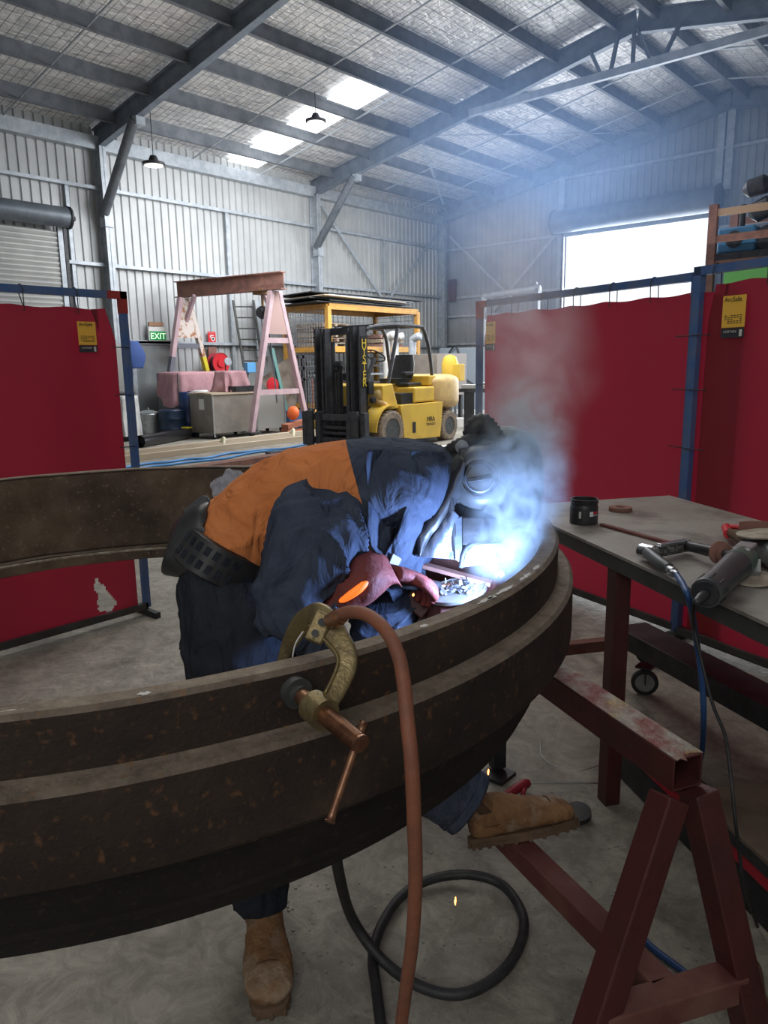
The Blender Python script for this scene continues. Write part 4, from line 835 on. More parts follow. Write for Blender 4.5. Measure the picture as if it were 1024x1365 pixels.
q = PX(303, 487, -14.6); t = thing('work_light', (-14.7, q.y, 1.42), 'small chrome work lamp clipped on the beige panel beside the hose reel', 'lamp'); mb = MB(); M = Matrix.Translation((-14.6, q.y, 1.62))@Matrix.Rotation(R(80),4,'Y'); mb.lathe([(.02,-.1),(.05,-.06),(.1,.03),(.1,.05)], 18, M); obj('reflector', mb, M_['chrome'], t, smooth=True, angle=40); mb = MB(); mb.tube([(-14.68, q.y, 1.42), (-14.66, q.y, 1.6)], .015, 6); obj('stem', mb, M_['black'], t)
# hose reel
for k, (px, lab) in enumerate(((294, 'red hose reel drum on the left wall, the nearer disc'), )):
    q = PX(px, 484, -15.2); t = thing('hose_reel', (-15.4, q.y, q.z-.25), 'red fire hose reel mounted on the left wall', 'hose reel')
    M = Matrix.Translation((-15.25, q.y, q.z))@Matrix.Rotation(R(90),4,'Y')
    mb = MB(); mb.lathe([(.02,.1),(.1,.1),(.11,.06),(.24,.07),(.25,.09),(.25,.05),(.02,.04)], 32, M); obj('front_disc', mb, M_['red'], t, smooth=True, angle=35)
    mb = MB(); mb.lathe([(.16,-.15),(.2,-.1),(.21,0),(.2,.04)], 28, M); obj('wound_hose', mb, M_['black'], t, smooth=True)
    mb = MB(); mb.lathe([(.02,-.2),(.25,-.19),(.25,-.16),(.02,-.15)], 32, M); obj('rear_disc', mb, M_['redt'], t, smooth=True, angle=35)
    mb = MB(); mb.box(-15.75, -15.4, q.y-.04, q.y+.04, q.z-.05, q.z+.05); obj('bracket', mb, M_['black'], t)
q = PX(282, 463, XL+.1); mb = MB(); mb.box(XL+.1, XL+.14, q.y-.12, q.y+.12, 1.45, 2.0); solo('board', mb, M_['rustbeam'], 'brown board fixed on the wall directly above the hose reel', 'board')
# ladder
l0, l1 = PX(311, 402, XL+.25), PX(338, 402, XL+.25); m0, m1 = PX(325, 487, XL+.5), PX(350, 487, XL+.5)
t = thing('ladder', ((m0.x), (m0.y+m1.y)/2, 1.4), 'grey steel ladder section leaning against the left wall', 'ladder')
for a, b in ((l0, m0), (l1, m1)): mb = MB(); mb.bar(a+(a-b)*.02, b+(b-a)*.03, .03, .06, (0,1,0)); obj('rail', mb, M_['tside'], t)
for k in range(6):
    f = .08+k*.17; mb = MB(); a, b = l0+(m0-l0)*f, l1+(m1-l1)*f; mb.tube([a, b], .017, 8); obj('rung', mb, M_['tside'], t)
q0, q1 = PX(339, 400, XL+.15), PX(357, 455, XL+.15); mb = MB(); mb.box(XL+.145, XL+.165, q0.y, q1.y, q1.z-.4, q0.z); solo('metal_sheet', mb, M_['girt'], 'plain pale metal sheet fixed on the wall right of the ladder', 'sheet')
# rubbish bin
q = PZ(200, 584, 0); t = thing('rubbish_bin', (q.x, q.y, 0), 'galvanised steel rubbish bin standing in front of the grey door', 'bin')
mb = MB(); mb.lathe([(.16,0),(.2,.25),(.21,.5),(.22,.52),(.21,.54)], 28, Matrix.Translation((q.x, q.y, 0))); obj('bin_body', mb, M_['galv'], t, smooth=True, angle=40)
mb = MB(); mb.lathe([(.22,.54),(.22,.56),(.1,.6),(.02,.61)], 28, Matrix.Translation((q.x, q.y, 0))); mb.tube([(q.x-.06,q.y,.6),(q.x,q.y,.66),(q.x+.06,q.y,.6)], .01, 6, sm=3); obj('lid', mb, M_['galv'], t, smooth=True, angle=40)
for k in (-1, 1):
    mb = MB(); mb.tube([(q.x, q.y+k*.21, .42), (q.x, q.y+k*.26, .4), (q.x, q.y+k*.21, .36)], .01, 6, sm=3); obj('bin_handle', mb, M_['galv'], t)
# white draped sack
q = PX(174, 560, -14.4); drape('dust_sheet', -14.4, q.y-.1, .25, .22, .95, .12, 'off white sheet hanging over a stand behind the left curtain post', 7.7, M_['offw'], .12)
t = thing('stand', (-14.4, q.y-.1, 0), 'low stand hidden under the off white sheet', 'stand'); mb = MB(); mb.box(-14.55, -14.25, q.y-.25, q.y+.05, 0, .93); obj('frame', mb, M_['black'], t)
q = PX(168, 480, XL+.4); t = thing('hanging_coverall', (q.x, q.y, 1.0), 'grey and blue work clothes hanging on the wall left of the grey door', 'clothing')
mb = MB(); mb.loft([(V((q.x, q.y-.2, 2.05)), V((.06,0,0)), V((0,.18,0))), (V((q.x, q.y-.18, 1.5)), V((.1,0,0)), V((0,.28,0))), (V((q.x, q.y-.12, .95)), V((.08,0,0)), V((0,.3,0)))], 24, 5); obj('coverall', mb, mat('grey_coverall', (.28,.28,.27), .9, bump=.4, bscale=6), t, smooth=True)
mb = MB(); mb.loft([(V((q.x+.1, q.y+.15, 2.1)), V((.06,0,0)), V((0,.12,0))), (V((q.x+.12, q.y+.2, 1.8)), V((.08,0,0)), V((0,.22,0))), (V((q.x+.1, q.y+.2, 1.5)), V((.05,0,0)), V((0,.15,0)))], 20, 5); obj('blue_jacket', mb, mat('blue_jacket_cloth', (.05,.10,.30), .8), t, smooth=True)
# pipe, timbers, hoses on the floor
a, b = PZ(187, 597, .0), PZ(250, 585, .0); ax = (b-a).normalized(); a.z = b.z = .12
t = thing('black_pipe', (a+b)/2-V((0,0,.12)), 'glossy black pipe lying on the floor in front of the rubbish bin', 'pipe')
mb = MB(); mb.cyl(a, b, .12, n=32, cap=False); mb.cyl(a, b, .112, n=32, cap=False); mb.lathe([(.112,0),(.12,0)], 32, Matrix.Translation(a)@ax.to_track_quat('Z','Y').to_matrix().to_4x4(), cap=False); obj('pipe_wall', mb, mat('glossy_black', (.015,.015,.017), .18), t, smooth=True, angle=40)
mb = MB(); mb.cyl(a+ax*.15, b, .10, n=20); obj('dark_core', mb, M_['black'], t)
mb = MB(); mb.bar(b-ax*.1+V((0,0,.125)), b+ax*.12+V((0,0,.11)), .15, .04); obj('yellow_cap', mb, M_['hyel'], t, bevel=.01)
for k, (x0, y0, x1, y1, lab) in enumerate(((150, 605, 418, 572, 'pale timber beam farther from the viewer, lying on the floor before the cabinets'), (140, 613, 425, 579, 'pale timber beam nearer the viewer, lying on the floor beside the blue hose'))):
    a, b = PZ(x0, y0+6, 0), PZ(x1, y1+6, 0); a.z = b.z = .05; mb = MB(); mb.bar(a, b, .1, .1); solo('timber_beam', mb, M_['wood'], lab, 'timber', bevel=.005)
for k, (px, py) in enumerate(((296, 588), (389, 576))):
    q = PZ(px, py+3, .1); mb = MB(); mb.tube([q+V((-.05,0,.02)), q+V((0,.05,.1)), q+V((.06,0,.03)), q+V((.1,-.05,-.05))], .028, 8, sm=4); solo('rope_knot', mb, mat('cream_rope', (.68,.64,.45), .9), ('cream rope knot tied round the timber in front of the grey brown cabinet', 'cream rope knot on the timber near the right gantry foot')[k], 'rope', smooth=True)
for k in range(2):
    mb = MB(); random.seed(k); pts = [PZ(120+i*26, 629+k*4-(i*26)*.128+random.uniform(-2.5, 2.5)*(1-k*.3), .02) for i in range(14)]; mb.tube(pts, .02, 8, sm=4); solo('floor_hose', mb, M_['bhose2'], ('bright blue hose lying on the floor along the timbers, the farther strand', 'bright blue hose lying on the floor along the timbers, the nearer strand')[k], 'hose', smooth=True)
a, b = PZ(255, 630, 0), PZ(450, 600, 0); a.z = b.z = .045; mb = MB(); mb.bar(a, b, .25, .09); solo('rusty_plate', mb, M_['rustbeam'], 'rusty flat steel length lying on the floor just beyond the far rim of the ring', 'steel plate')
# tarp, disc, green post, orange saw
q = PX(385, 510, -14.6); mb = MB(); mb.grid(lambda i, j: V((-14.7+.25*math.sin(i*3)+.12*noise.noise(V((i*5, j*5, 0))), q.y-.75+1.5*i, .1+(1.15+.5*math.sin(i*2.6))*j)), 30, 20); solo('brown_tarp', mb, M_['tarp'], 'brown tarp draped behind the right leg of the gantry', 'tarp', smooth=True)
q = PX(367, 518, -13.2); mb = MB(); mb.lathe([(.17,0),(.17,.03),(.02,.04)], 28, Matrix.Translation((-13.3, q.y, 1.08))@Matrix.Rotation(R(90),4,'Y')); solo('red_disc', mb, M_['red'], 'red round cover standing on the pale grey cabinet', 'disc')
a, b = PX(362, 465, -14.2), PX(372, 508, -13.9); mb = MB(); mb.bar(a, b+(b-a)*1.5, .08, .1); solo('green_post', mb, M_['green'], 'dark green steel post leaning behind the right gantry leg', 'post')
q = PZ(398, 580, 0); q.x -= .1; t = thing('cutoff_saw', q, 'orange floor machine beside the foot of the gantry', 'machine')
mb = MB(); mb.lathe([(.05,-.08),(.14,-.06),(.16,0),(.14,.06),(.05,.08)], 20, Matrix.Translation(q+V((-.05,.0,.48)))@Matrix.Rotation(R(70),4,'X')); obj('guard', mb, M_['orangem'], t, smooth=True)
mb = MB(); mb.bar(q+V((0,-.3,.2)), q+V((0,.3,.28)), .22, .1); mb.box(q.x-.12, q.x+.12, q.y-.32, q.y+.32, .08, .14); obj('chassis', mb, mat('rust_orange', (.32,.11,.06), .8), t)
for k in (-1, 1): mb = MB(); mb.cyl(q+V((.14*k,.25,.07)), q+V((.18*k,.25,.07)), .07, n=14); obj('wheel', mb, M_['black'], t)
q2 = PX(383, 560, -13.4); mb = MB(); mb.box(-13.7, -13.3, q2.y-.0, q2.y+.4, 0, .45); solo('blue_crate', mb, mat('blue_crate_paint', (.05,.14,.32), .6), 'blue crate between the pale grey cabinet and the orange machine', 'crate')
# orange rack
XF = -13.2; rl = PX(437, 408, XF); rr = PX(556, 416, XF); zr = 2.72
zr = rl.z
t = thing('storage_rack', ((XF-1.0), (rl.y+rr.y)/2, 0), 'orange steel storage rack with mesh sides behind the forklift', 'rack')
XK = XF-1.55
for x in (XF, XK):
    for y in (rl.y, rr.y):
        mb = MB(); mb.box(x-.06, x+.06, y-.06, y+.06, 0, zr); obj('post', mb, M_['rackor'], t)
for z in (zr, zr-1.02, .5):
    mb = MB(); mb.bar((XF, rl.y, z), (XF, rr.y, z), .1, .14); obj('front_beam', mb, M_['rackor'], t)
    mb = MB(); mb.bar((XK, rl.y, z), (XK, rr.y, z), .1, .12); obj('rear_beam', mb, M_['rackor'], t)
    for y in (rl.y, rr.y): mb = MB(); mb.bar((XF, y, z), (XK, y, z), .1, .12); obj('side_beam', mb, M_['rackor'], t)
    mb = MB(); mb.box(XK, XF, rl.y, rr.y, z+.05, z+.07); obj('shelf_deck', mb, M_['tside'] if z != zr else M_['rackor'], t)
for y in (rl.y, rr.y):
    mb = MB()
    for k in range(1, 16): x = XK+(XF-XK)*k/16; mb.box(x-.005, x+.005, y-.005, y+.005, .5, zr)
    for k in range(1, 22): z = .5+(zr-.5)*k/22; mb.box(XK, XF, y-.005, y+.005, z-.005, z+.005)
    obj('mesh_panel', mb, M_['girt'], t)
mb = MB()
for k in range(1, 20): y = rl.y+(rr.y-rl.y)*k/20; mb.box(XK-.005, XK+.005, y-.006, y+.006, .5, zr)
for k in range(1, 20): z = .5+(zr-.5)*k/20; mb.box(XK-.005, XK+.005, rl.y, rr.y, z-.006, z+.006)
obj('mesh_panel', mb, M_['girt'], t)
random.seed(21)
labs = ['lowest dark steel sheet on top of the orange rack', 'second sheet from the bottom on top of the orange rack', 'middle dark sheet in the pile on top of the orange rack', 'pale board in the pile on top of the orange rack', 'grey sheet near the top of the pile on the orange rack', 'topmost dark sheet on the orange rack']
for k in range(6):
    z = zr+.075+k*.045; mb = MB(); y0 = rl.y-.3+random.uniform(-.15, .5); y1 = rr.y+random.uniform(-.9, .25); x0 = XK+random.uniform(-.1, .3)
    mb.add([(x0, y0, z), (XF+random.uniform(-.1, .3), y0-.1, z+.02), (XF+random.uniform(-.2, .25), y1, z), (x0, y1+.1, z+.01)], [(0,1,2,3)]); o = solo('metal_sheet', mb, [M_['black'], M_['tside'], M_['black'], M_['wood'], M_['girt'], M_['black']][k], labs[k], 'sheet', solid=.022)
def stack(y, x, z, n, w, l, lab, cat, name, ms):
    for k in range(n):
        mb = MB(); a = random.uniform(-.08, .08); M = Matrix.Translation((x, y, z+k*.12))@Matrix.Rotation(a, 4, 'Z')
        for s_ in (-1, 0, 1): mb.box(-w/2, w/2, s_*l*.45-.04, s_*l*.45+.04, 0, .07, M)
        for s_ in range(5): mb.box(-w/2+w*s_/5, -w/2+w*s_/5+w*.13, -l/2, l/2, .07, .09, M)
        solo(name, mb, ms[k % len(ms)], lab[k], cat)
zs_ = zr-1.02+.075
stack(rl.y+.55, XF-.75, zs_, 5, 1.0, .9, ['timber pallet on the upper rack shelf, '+w for w in ('lowest of the left stack', 'second from the bottom of the left stack', 'middle of the left stack', 'second from the top of the left stack', 'topmost of the left stack')], 'pallet', 'pallet', [M_['wood'], mat('brown_pallet', (.3,.22,.16), .8)])
stack(rr.y-.75, XF-.75, zs_, 3, 1.0, .9, ['pallet on the upper rack shelf above the forklift seat, '+w for w in ('bottom one', 'middle one', 'top one')], 'pallet', 'pallet', [mat('brown_pallet2', (.33,.2,.17), .8), M_['wood']])
for k in range(5):
    z = .6+k*.22; mb = MB(); mb.bar((XF-.3-.1*(k % 2), rl.y-.1, z), (XF-.4, rr.y-.3, z), .12, .05); solo('steel_length', mb, [M_['tside'], M_['girt']][k % 2], ['lowest', 'second lowest', 'middle', 'second highest', 'highest'][k]+' long steel length stored across the lower part of the orange rack', 'steel bar')
# hanging chains on a frame left of the forklift mast
cy0 = PX(404, 500, -12.6).y; cy1 = PX(436, 500, -12.6).y
t = thing('chain_stand', (-12.6, (cy0+cy1)/2, 0), 'dark stand hung with chains and orange hooks left of the forklift mast', 'stand')
for y in (cy0, cy1): mb = MB(); mb.bar((-12.6, y, 0), (-12.6, y, 1.75), .06, .06, (1,0,0)); obj('post', mb, M_['black'], t)
for z in (1.2, 1.45, 1.7): mb = MB(); mb.bar((-12.6, cy0-.15, z), (-12.6, cy1+.1, z), .06, .07); obj('rail', mb, M_['black'], t)
random.seed(4)
for k in range(9):
    y = cy0+.05+(cy1-cy0-.1)*k/8; mb = MB(); z1 = random.uniform(.45, .75); zz = 1.2; i = 0
    while zz > z1: mb.cyl((-12.54+.01*(i % 2), y, zz), (-12.54-.01*(i % 2), y+.01, zz-.045), .018, n=6); zz -= .045; i += 1
    obj('chain', mb, [M_['black'], M_['brace'], M_['rustbeam']][k % 3], t)
    if k % 2: mb = MB(); mb.tube([(-12.52, y, z1), (-12.5, y-.05, z1-.06), (-12.5, y, z1-.12), (-12.5, y+.05, z1-.07)], .018, 8, sm=3); obj('hook', mb, M_['rackor'], t)
# things behind the forklift
q = PY(566, 512, 14.6); z1 = PY(566, 472, 14.6).z; xa, xb_ = PY(540, 490, 14.6).x, PY(593, 490, 14.6).x
t = thing('grey_tank', ((xa+xb_)/2, 15, 0), 'large grey box tank on legs standing behind the forklift seat', 'tank')
mb = MB(); mb.box(xa, xb_, 14.6, 15.5, .75, z1); obj('tank_body', mb, M_['cab'], t, bevel=.01)
mb = MB(); mb.box(xb_-.22, xb_+.01, 14.58, 15.5, .74, z1+.002); obj('side_panel', mb, mat('tank_side', (.34,.31,.29), .6), t)
for x in (xa+.1, xb_-.1):
    for y in (14.7, 15.4): mb = MB(); mb.box(x-.04, x+.04, y-.04, y+.04, 0, .75); obj('leg', mb, M_['black'], t)
q = PY(600, 490, 14.0); t = thing('yellow_motor', (q.x, 14, 0), 'yellow domed machine head on a post behind the forklift counterweight', 'machine')
mb = MB(); mb.lathe([(.17,-.35),(.19,-.2),(.19,.1),(.14,.24),(.03,.29)], 22, Matrix.Translation((q.x, 14.0, q.z))); obj('motor_cover', mb, M_['yellow'], t, smooth=True, angle=40)
mb = MB(); mb.box(q.x+.1, q.x+.34, 13.9, 14.1, q.z-.3, q.z+.08); obj('side_box', mb, M_['yellow'], t, bevel=.01)
mb = MB(); mb.cyl((q.x, 14, 0), (q.x, 14, q.z-.3), .06); mb.cyl((q.x+.15, 14, 0), (q.x+.15, 14, q.z-.3), .03); obj('post', mb, M_['brace'], t)
for k, (px, y_, zt_) in enumerate(((516, 14.9, 2.25), (527, 15.0, 2.2), (550, 15.3, 2.2))):
    q = PY(px, 480, y_); t = None; mb = MB(); mb.tube([(q.x, y_, 0), (q.x, y_, zt_-.3), (q.x+.08, y_, zt_-.05), (q.x+.25, y_, zt_)], .1, 14, sm=4); solo('bright_duct', mb, M_['offw'] if k < 2 else M_['girt'], ('bright silver bent duct seen through the forklift cab, leftmost', 'bright silver bent duct directly right of its twin in the forklift cab', 'dull silver bent pipe above the forklift seat')[k], 'duct', smooth=True)
q = PZ(625, 600, 0); t = thing('bench_frame', (q.x, q.y, 0), 'dark steel bench frame between the forklift and the blue post', 'bench')
hz = PD(625, 522, (q-CAM).dot(FF)).z
for dx in (0, 1.2):
    for dy in (0, .8): mb = MB(); mb.bar((q.x+dx, q.y+dy, 0), (q.x+dx, q.y+dy, hz), .13, .13, (1,0,0)); obj('leg', mb, M_['mast'], t)
mb = MB(); mb.box(q.x-.15, q.x+1.35, q.y-.1, q.y+.9, hz, hz+.06); obj('bench_top', mb, M_['mast'], t)
for k in range(3): mb = MB(); mb.box(q.x-.1+.1*k, q.x+.75, q.y-.1+.3*k, q.y+.1+.3*k, hz+.062+0*k, hz+.13+.03*k); solo('white_block', mb, M_['white'], ('pale block at the front of the dark bench behind the forklift', 'pale block in the middle of the dark bench', 'pale block at the back of the dark bench')[k], 'block', bevel=.01)
for k in range(3): a = PZ(600, 562-k*6, .1); mb = MB(); mb.box(a.x+.15, a.x+1.6, a.y-.1, a.y+.12, 0, .2); solo('white_beam', mb, M_['white'], ['nearest', 'middle one', 'farthest'][k]+' of the white beams on the floor right of the forklift', 'beam')
a, b = PZ(565, 606, 0), PZ(640, 600, 0); a.z = b.z = .06; t = thing('white_plank', (a+b)/2-V((0,0,.06)), 'white plank with dark marks on the floor in front of the forklift rear wheel', 'plank'); mb = MB(); mb.bar(a, b, .25, .12); obj('plank', mb, M_['white'], t)
mb = MB(); random.seed(2); d = (b-a); n_ = V((d.y, -d.x, 0)).normalized()
for k in range(7): c = a+d*(.3+.08*k)+n_*.127; mb.box(c.x-.03, c.x+.03, c.y-.01, c.y+.01, .04, .08)
obj('dark_marks', mb, M_['ink'], t)
q = PY(604, 385, YG-.15); mb = MB(); mb.box(q.x-.12, q.x+.12, YG-.25, YG-.12, q.z-.4, q.z+.3); solo('switch_box', mb, mat('dark_red_box', (.07,.03,.035), .6), 'dark narrow box fixed on the far wall near the corner', 'box')
a = PY(645, 395, 19.5); b = PY(720, 384, 19.5)
t = thing('air_duct', (a.x, 19.5, 0), 'hazy grey pipe rig against the far wall left of the bright doorway', 'pipe'); mb = MB(); mb.tube([a+V((0,0,-1.4)), a+V((0,0,-.1)), a+V((.15,0,0)), b], .09, 12, sm=3); obj('pipe', mb, M_['girt'], t, smooth=True); mb = MB(); mb.bar(a+V((.4,0,-.1)), b+V((-.1,0,.15)), .1, .06); mb.box(b.x-.1, b.x, 19.4, 19.6, 0, b.z); mb.box(a.x-.05, a.x+.05, 19.45, 19.55, 0, a.z-1.3); obj('support', mb, M_['brace'], t)
q = PY(615, 480, 18.5); t = thing('blue_machine', (q.x+.4, 18.5, 0), 'pale blue grey machine standing far behind the counterweight', 'machine'); mb = MB(); mb.box(q.x-.6, q.x+1.1, 18.2, 19.0, .1, 1.95); obj('housing', mb, mat('blue_grey_panel', (.30,.36,.42), .6), t, bevel=.02); mb = MB(); mb.tube([(q.x-.3, 18.15, .8), (q.x-.25, 18.1, 1.6), (q.x+.1, 18.1, 2.0), (q.x+.3, 18.1, 1.2), (q.x+.7, 18.1, .9)], .025, 8, sm=4); obj('hose', mb, M_['black'], t, smooth=True); mb = MB(); mb.box(q.x-.4, q.x+.9, 18.3, 18.9, 0, .1); obj('plinth', mb, M_['black'], t)
# right pallet rack with compressor
yk = 12.0; r0_ = PY(952, 285, yk); r1_ = PY(1024, 270, yk)
t = thing('pallet_rack', (r0_.x+1.2, yk+.5, 0), 'tall dusty orange shelving rack behind the right curtain', 'rack')
zz = [PY(962, 283, yk).z, PY(962, 318, yk).z, PY(962, 352, yk).z, PY(962, 372, yk).z]
for x in (r0_.x, r0_.x+2.6):
    for y in (yk, yk+1.0): mb = MB(); mb.box(x-.06, x+.06, y-.05, y+.05, 0, zz[0]+.12); obj('upright', mb, M_['rustbeam'] if x == r0_.x else M_['rackor'], t)
for k, z in enumerate(zz[:3]):
    for y in (yk, yk+1.0): mb = MB(); mb.bar((r0_.x, y, z), (r0_.x+2.6, y, z), .05, .1); obj('shelf_beam', mb, mat('dusty_orange_beam', (.45,.30,.2), .7) if k == 0 and y == yk else M_['rustbeam'], t)
mb = MB(); mb.box(r0_.x, r0_.x+2.6, yk+.03, yk+.97, zz[2]+.04, zz[2]+.06); obj('shelf_deck', mb, M_['tside'], t)
c = PY(984, 330, yk+.4); t = thing('air_compressor', (c.x, yk+.45, zz[2]+.06), 'blue compressor with black motor stored on the tall rack', 'compressor')
zb_ = zz[2]+.06
mb = MB(); mb.box(c.x-.25, c.x+.28, yk+.2, yk+.7, zb_+.12, zb_+.48); obj('blue_housing', mb, mat('compressor_blue', (.04,.17,.34), .5), t, bevel=.03)
mb = MB(); mb.cyl((c.x, yk+.19, zb_+.3), (c.x, yk+.17, zb_+.3), .12, n=20); mb.cyl((c.x+.42, yk+.3, zb_+.3), (c.x+.42, yk+.6, zb_+.3), .17, n=20); mb.box(c.x-.4, c.x+.7, yk+.2, yk+.7, zb_, zb_+.12); obj('motor', mb, M_['black'], t)
mb = MB(); mb.cyl((c.x+.05, yk+.35, zb_+.48), (c.x+.05, yk+.35, zb_+.8), .04); mb.lathe([(.05,-.2),(.15,-.12),(.16,.1),(.05,.2)], 18, Matrix.Translation((c.x+.3, yk+.45, zb_+.72))@Matrix.Rotation(R(70),4,'Y')); mb.lathe([(.05,-.2),(.13,-.12),(.14,.1),(.05,.2)], 18, Matrix.Translation((c.x+.2, yk+.45, zb_+1.05))@Matrix.Rotation(R(80),4,'Y')); obj('cylinder_head', mb, M_['black'], t, smooth=True, angle=40)
a = PY(965, 375, yk-.3); b = PY(1020, 352, yk-.3); mb = MB(); mb.box(a.x, b.x+.4, yk-.32, yk-.3, 0, b.z); solo('green_sheet', mb, M_['lgreen'], 'bright green panel standing in front of the tall rack above the right curtain', 'panel')
# ------------------------------------------------------------ forklift
fo = V((-9.25, 9.98, 0)); hd_ = V((.06, -1, 0)).normalized(); lf = V((0,0,1)).cross(hd_)
FM = Matrix((hd_, lf, V((0,0,1)))).transposed().to_4x4(); FM.translation = fo
t = thing('forklift', fo, 'yellow and black forklift truck with its mast facing left', 'forklift')
def fk(nm, mb, m_, par=None, **k): return obj(nm, mb, m_, par or t, M=FM, **k)
def wheel(x, y, r, w, nm='wheel'):
    s_ = 1 if y > 0 else -1
    M = Matrix.Translation((x, y, r))@Matrix.Rotation(R(-90)*s_, 4, 'X')
    mb = MB(); mb.lathe([(r*.62,-w/2),(r*.92,-w/2),(r,-w*.38),(r,w*.38),(r*.92,w/2),(r*.62,w/2),(r*.6,w*.3),(r*.6,-w*.3)], 40, M, cap=False)
    for k in range(26):
        a = 2*math.pi*k/26; c_, s2 = math.cos(a), math.sin(a)
        mb.bar(M@V((r*c_*1.0, r*s2*1.0, -w*.42)), M@V((r*c_*1.0, r*s2*1.0, w*.42)), .035, .03, M.to_3x3()@V((c_, s2, 0)))
        mb.bar(M@V((r*c_*.86, r*s2*.86, w*.5)), M@V((r*c_*.97, r*s2*.97, w*.44)), .03, .012, M.to_3x3()@V((0,0,1)))
    wo = fk(nm, mb, M_['tyre'])
    mb = MB(); mb.lathe([(r*.62,w*.46),(r*.6,w*.3),(r*.5,w*.25),(r*.46,w*.12),(r*.3,w*.14),(r*.28,w*.35),(r*.12,w*.4),(.005,w*.4)], 30, M); obj('rim', mb, M_['rim'], wo, M=FM, smooth=True, angle=30)
wheel(0, .6, .35, .28); wheel(0, -.6, .35, .28); wheel(-2.0, .55, .29, .22); wheel(-2.0, -.55, .29, .22)
# chassis
for yy in (.68, -.56):
    mb = MB(); mb.prism([(-.42,.14),(-1.62,.10),(-1.72,.78),(-.30,.78),(-.38,.5)], .12, Matrix(((1,0,0,0),(0,0,-1,yy),(0,1,0,0),(0,0,0,1)))); fk('side_panel', mb, M_['yellow'], bevel=.012)
mb = MB(); mb.box(-1.9, .35, -.42, .42, .18, .78); fk('chassis', mb, M_['mast'])
mb = MB(); mb.box(-.78, -.68, .681, .686, .25, .45); fk('step_opening', mb, M_['black'])
# front cowl + fender
mb = MB(); mb.prism([(.18,.72),(.18,1.14),(-.12,1.17),(-.30,.72)], 1.3, Matrix(((1,0,0,0),(0,0,-1,.65),(0,1,0,0),(0,0,0,1)))); fk('dash_cowl', mb, M_['yellow'], bevel=.02)
for sg in (1, -1):
    mb = MB(); mb.grid(lambda i, j: V((.05-.42*math.cos(math.pi*(1-i*.62)), sg*(.74-.32*j), .35+.44*math.sin(math.pi*(1-i*.62)))), 16, 2); fk('fender', mb, M_['yellow'], solid=.02)
mb = MB(); mb.lathe([(.02,-.1),(.1,-.08),(.11,.03),(.09,.08)], 20, Matrix.Translation((.12,.55,.98))@Matrix.Rotation(R(-80),4,'X')); mb.tube([(.15,.45,.9),(.18,.6,.85),(.05,.62,.8)], .05, 10, sm=3); fk('headlamp', mb, M_['cweight'], smooth=True)
# hood, battery box, counterweight
mb = MB(); mb.box(-1.45, -.78, .25, .66, .8, 1.08); mb.box(-1.55, -.9, -.62, .2, .8, 1.12); fk('hood', mb, M_['yellow'], bevel=.03)
mb = MB(); mb.box(-.78, -.42, .3, .62, .72, .98); mb.box(-.42, -.3, -.6, .6, .70, .76); fk('footwell', mb, M_['black'])
mb = MB(); mb.loft([(V((-1.45,0,1.0)), V((0,.62,0)), V((0,0,.24))), (V((-1.6,0,.98)), V((0,.68,0)), V((0,0,.31))), (V((-2.1,0,.97)), V((0,.69,0)), V((0,0,.33))), (V((-2.42,0,.95)), V((0,.6,0)), V((0,0,.33))), (V((-2.5,0,.95)), V((0,.5,0)), V((0,0,.26)))], 44, 5, e=.35); fk('counterweight', mb, M_['cweight'], smooth=True, angle=50)
mb = MB(); mb.prism([(-1.7,.6),(-1.72,.72),(-2.45,.72),(-2.4,.6),(-2.3,.62)], .9, Matrix(((1,0,0,0),(0,0,-1,.45),(0,1,0,0),(0,0,0,1)))); mb.box(-2.4, -2.28, -.4, .4, .2, .7); fk('lower_counterweight', mb, mat('brown_dust_yellow', (.30,.23,.15), .8))
mb = MB(); mb.box(-1.6, -1.35, -.3, .6, 1.1, 1.28); fk('rear_deck', mb, M_['yellow'], bevel=.02)
# seat
mb = MB(); mb.loft([(V((-1.0,.05,1.14)), V((.24,0,0)), V((0,.25,0))), (V((-1.0,.05,1.24)), V((.25,0,0)), V((0,.26,0)))], 24, 2, e=.5); se = fk('seat', mb, M_['plast'], smooth=True, angle=50)
mb = MB(); mb.loft([(V((-1.2,.05,1.2)), V((.06,0,0)), V((0,.24,0))), (V((-1.27,.05,1.45)), V((.06,0,0)), V((0,.25,0))), (V((-1.32,.05,1.68)), V((.05,0,0)), V((0,.2,0)))], 24, 4, e=.6); obj('backrest', mb, M_['plast'], se, M=FM, smooth=True, angle=60)
mb = MB(); mb.box(-1.2, -.9, .28, .36, 1.28, 1.36); mb.box(-1.25, -.8, .2, .5, 1.1, 1.16); fk('armrest', mb, M_['black'], bevel=.02)
mb = MB(); mb.tube([(-.05,.05,1.1),(-.38,.05,1.62)], .04, 10); st = fk('steering_column', mb, M_['mast'])
M = Matrix.Translation((-.4,.05,1.66))@Matrix.Rotation(R(-32),4,'Y'); mb = MB(); mb.tube([M@V((.19*math.cos(a*.314),.19*math.sin(a*.314),0)) for a in range(21)], .014, 8)
for a in (0, 2.1, 4.2): mb.bar(M@V((0,0,0)), M@V((.19*math.cos(a), .19*math.sin(a), 0)), .02, .012)
obj('steering_wheel', mb, M_['black'], st, M=FM)
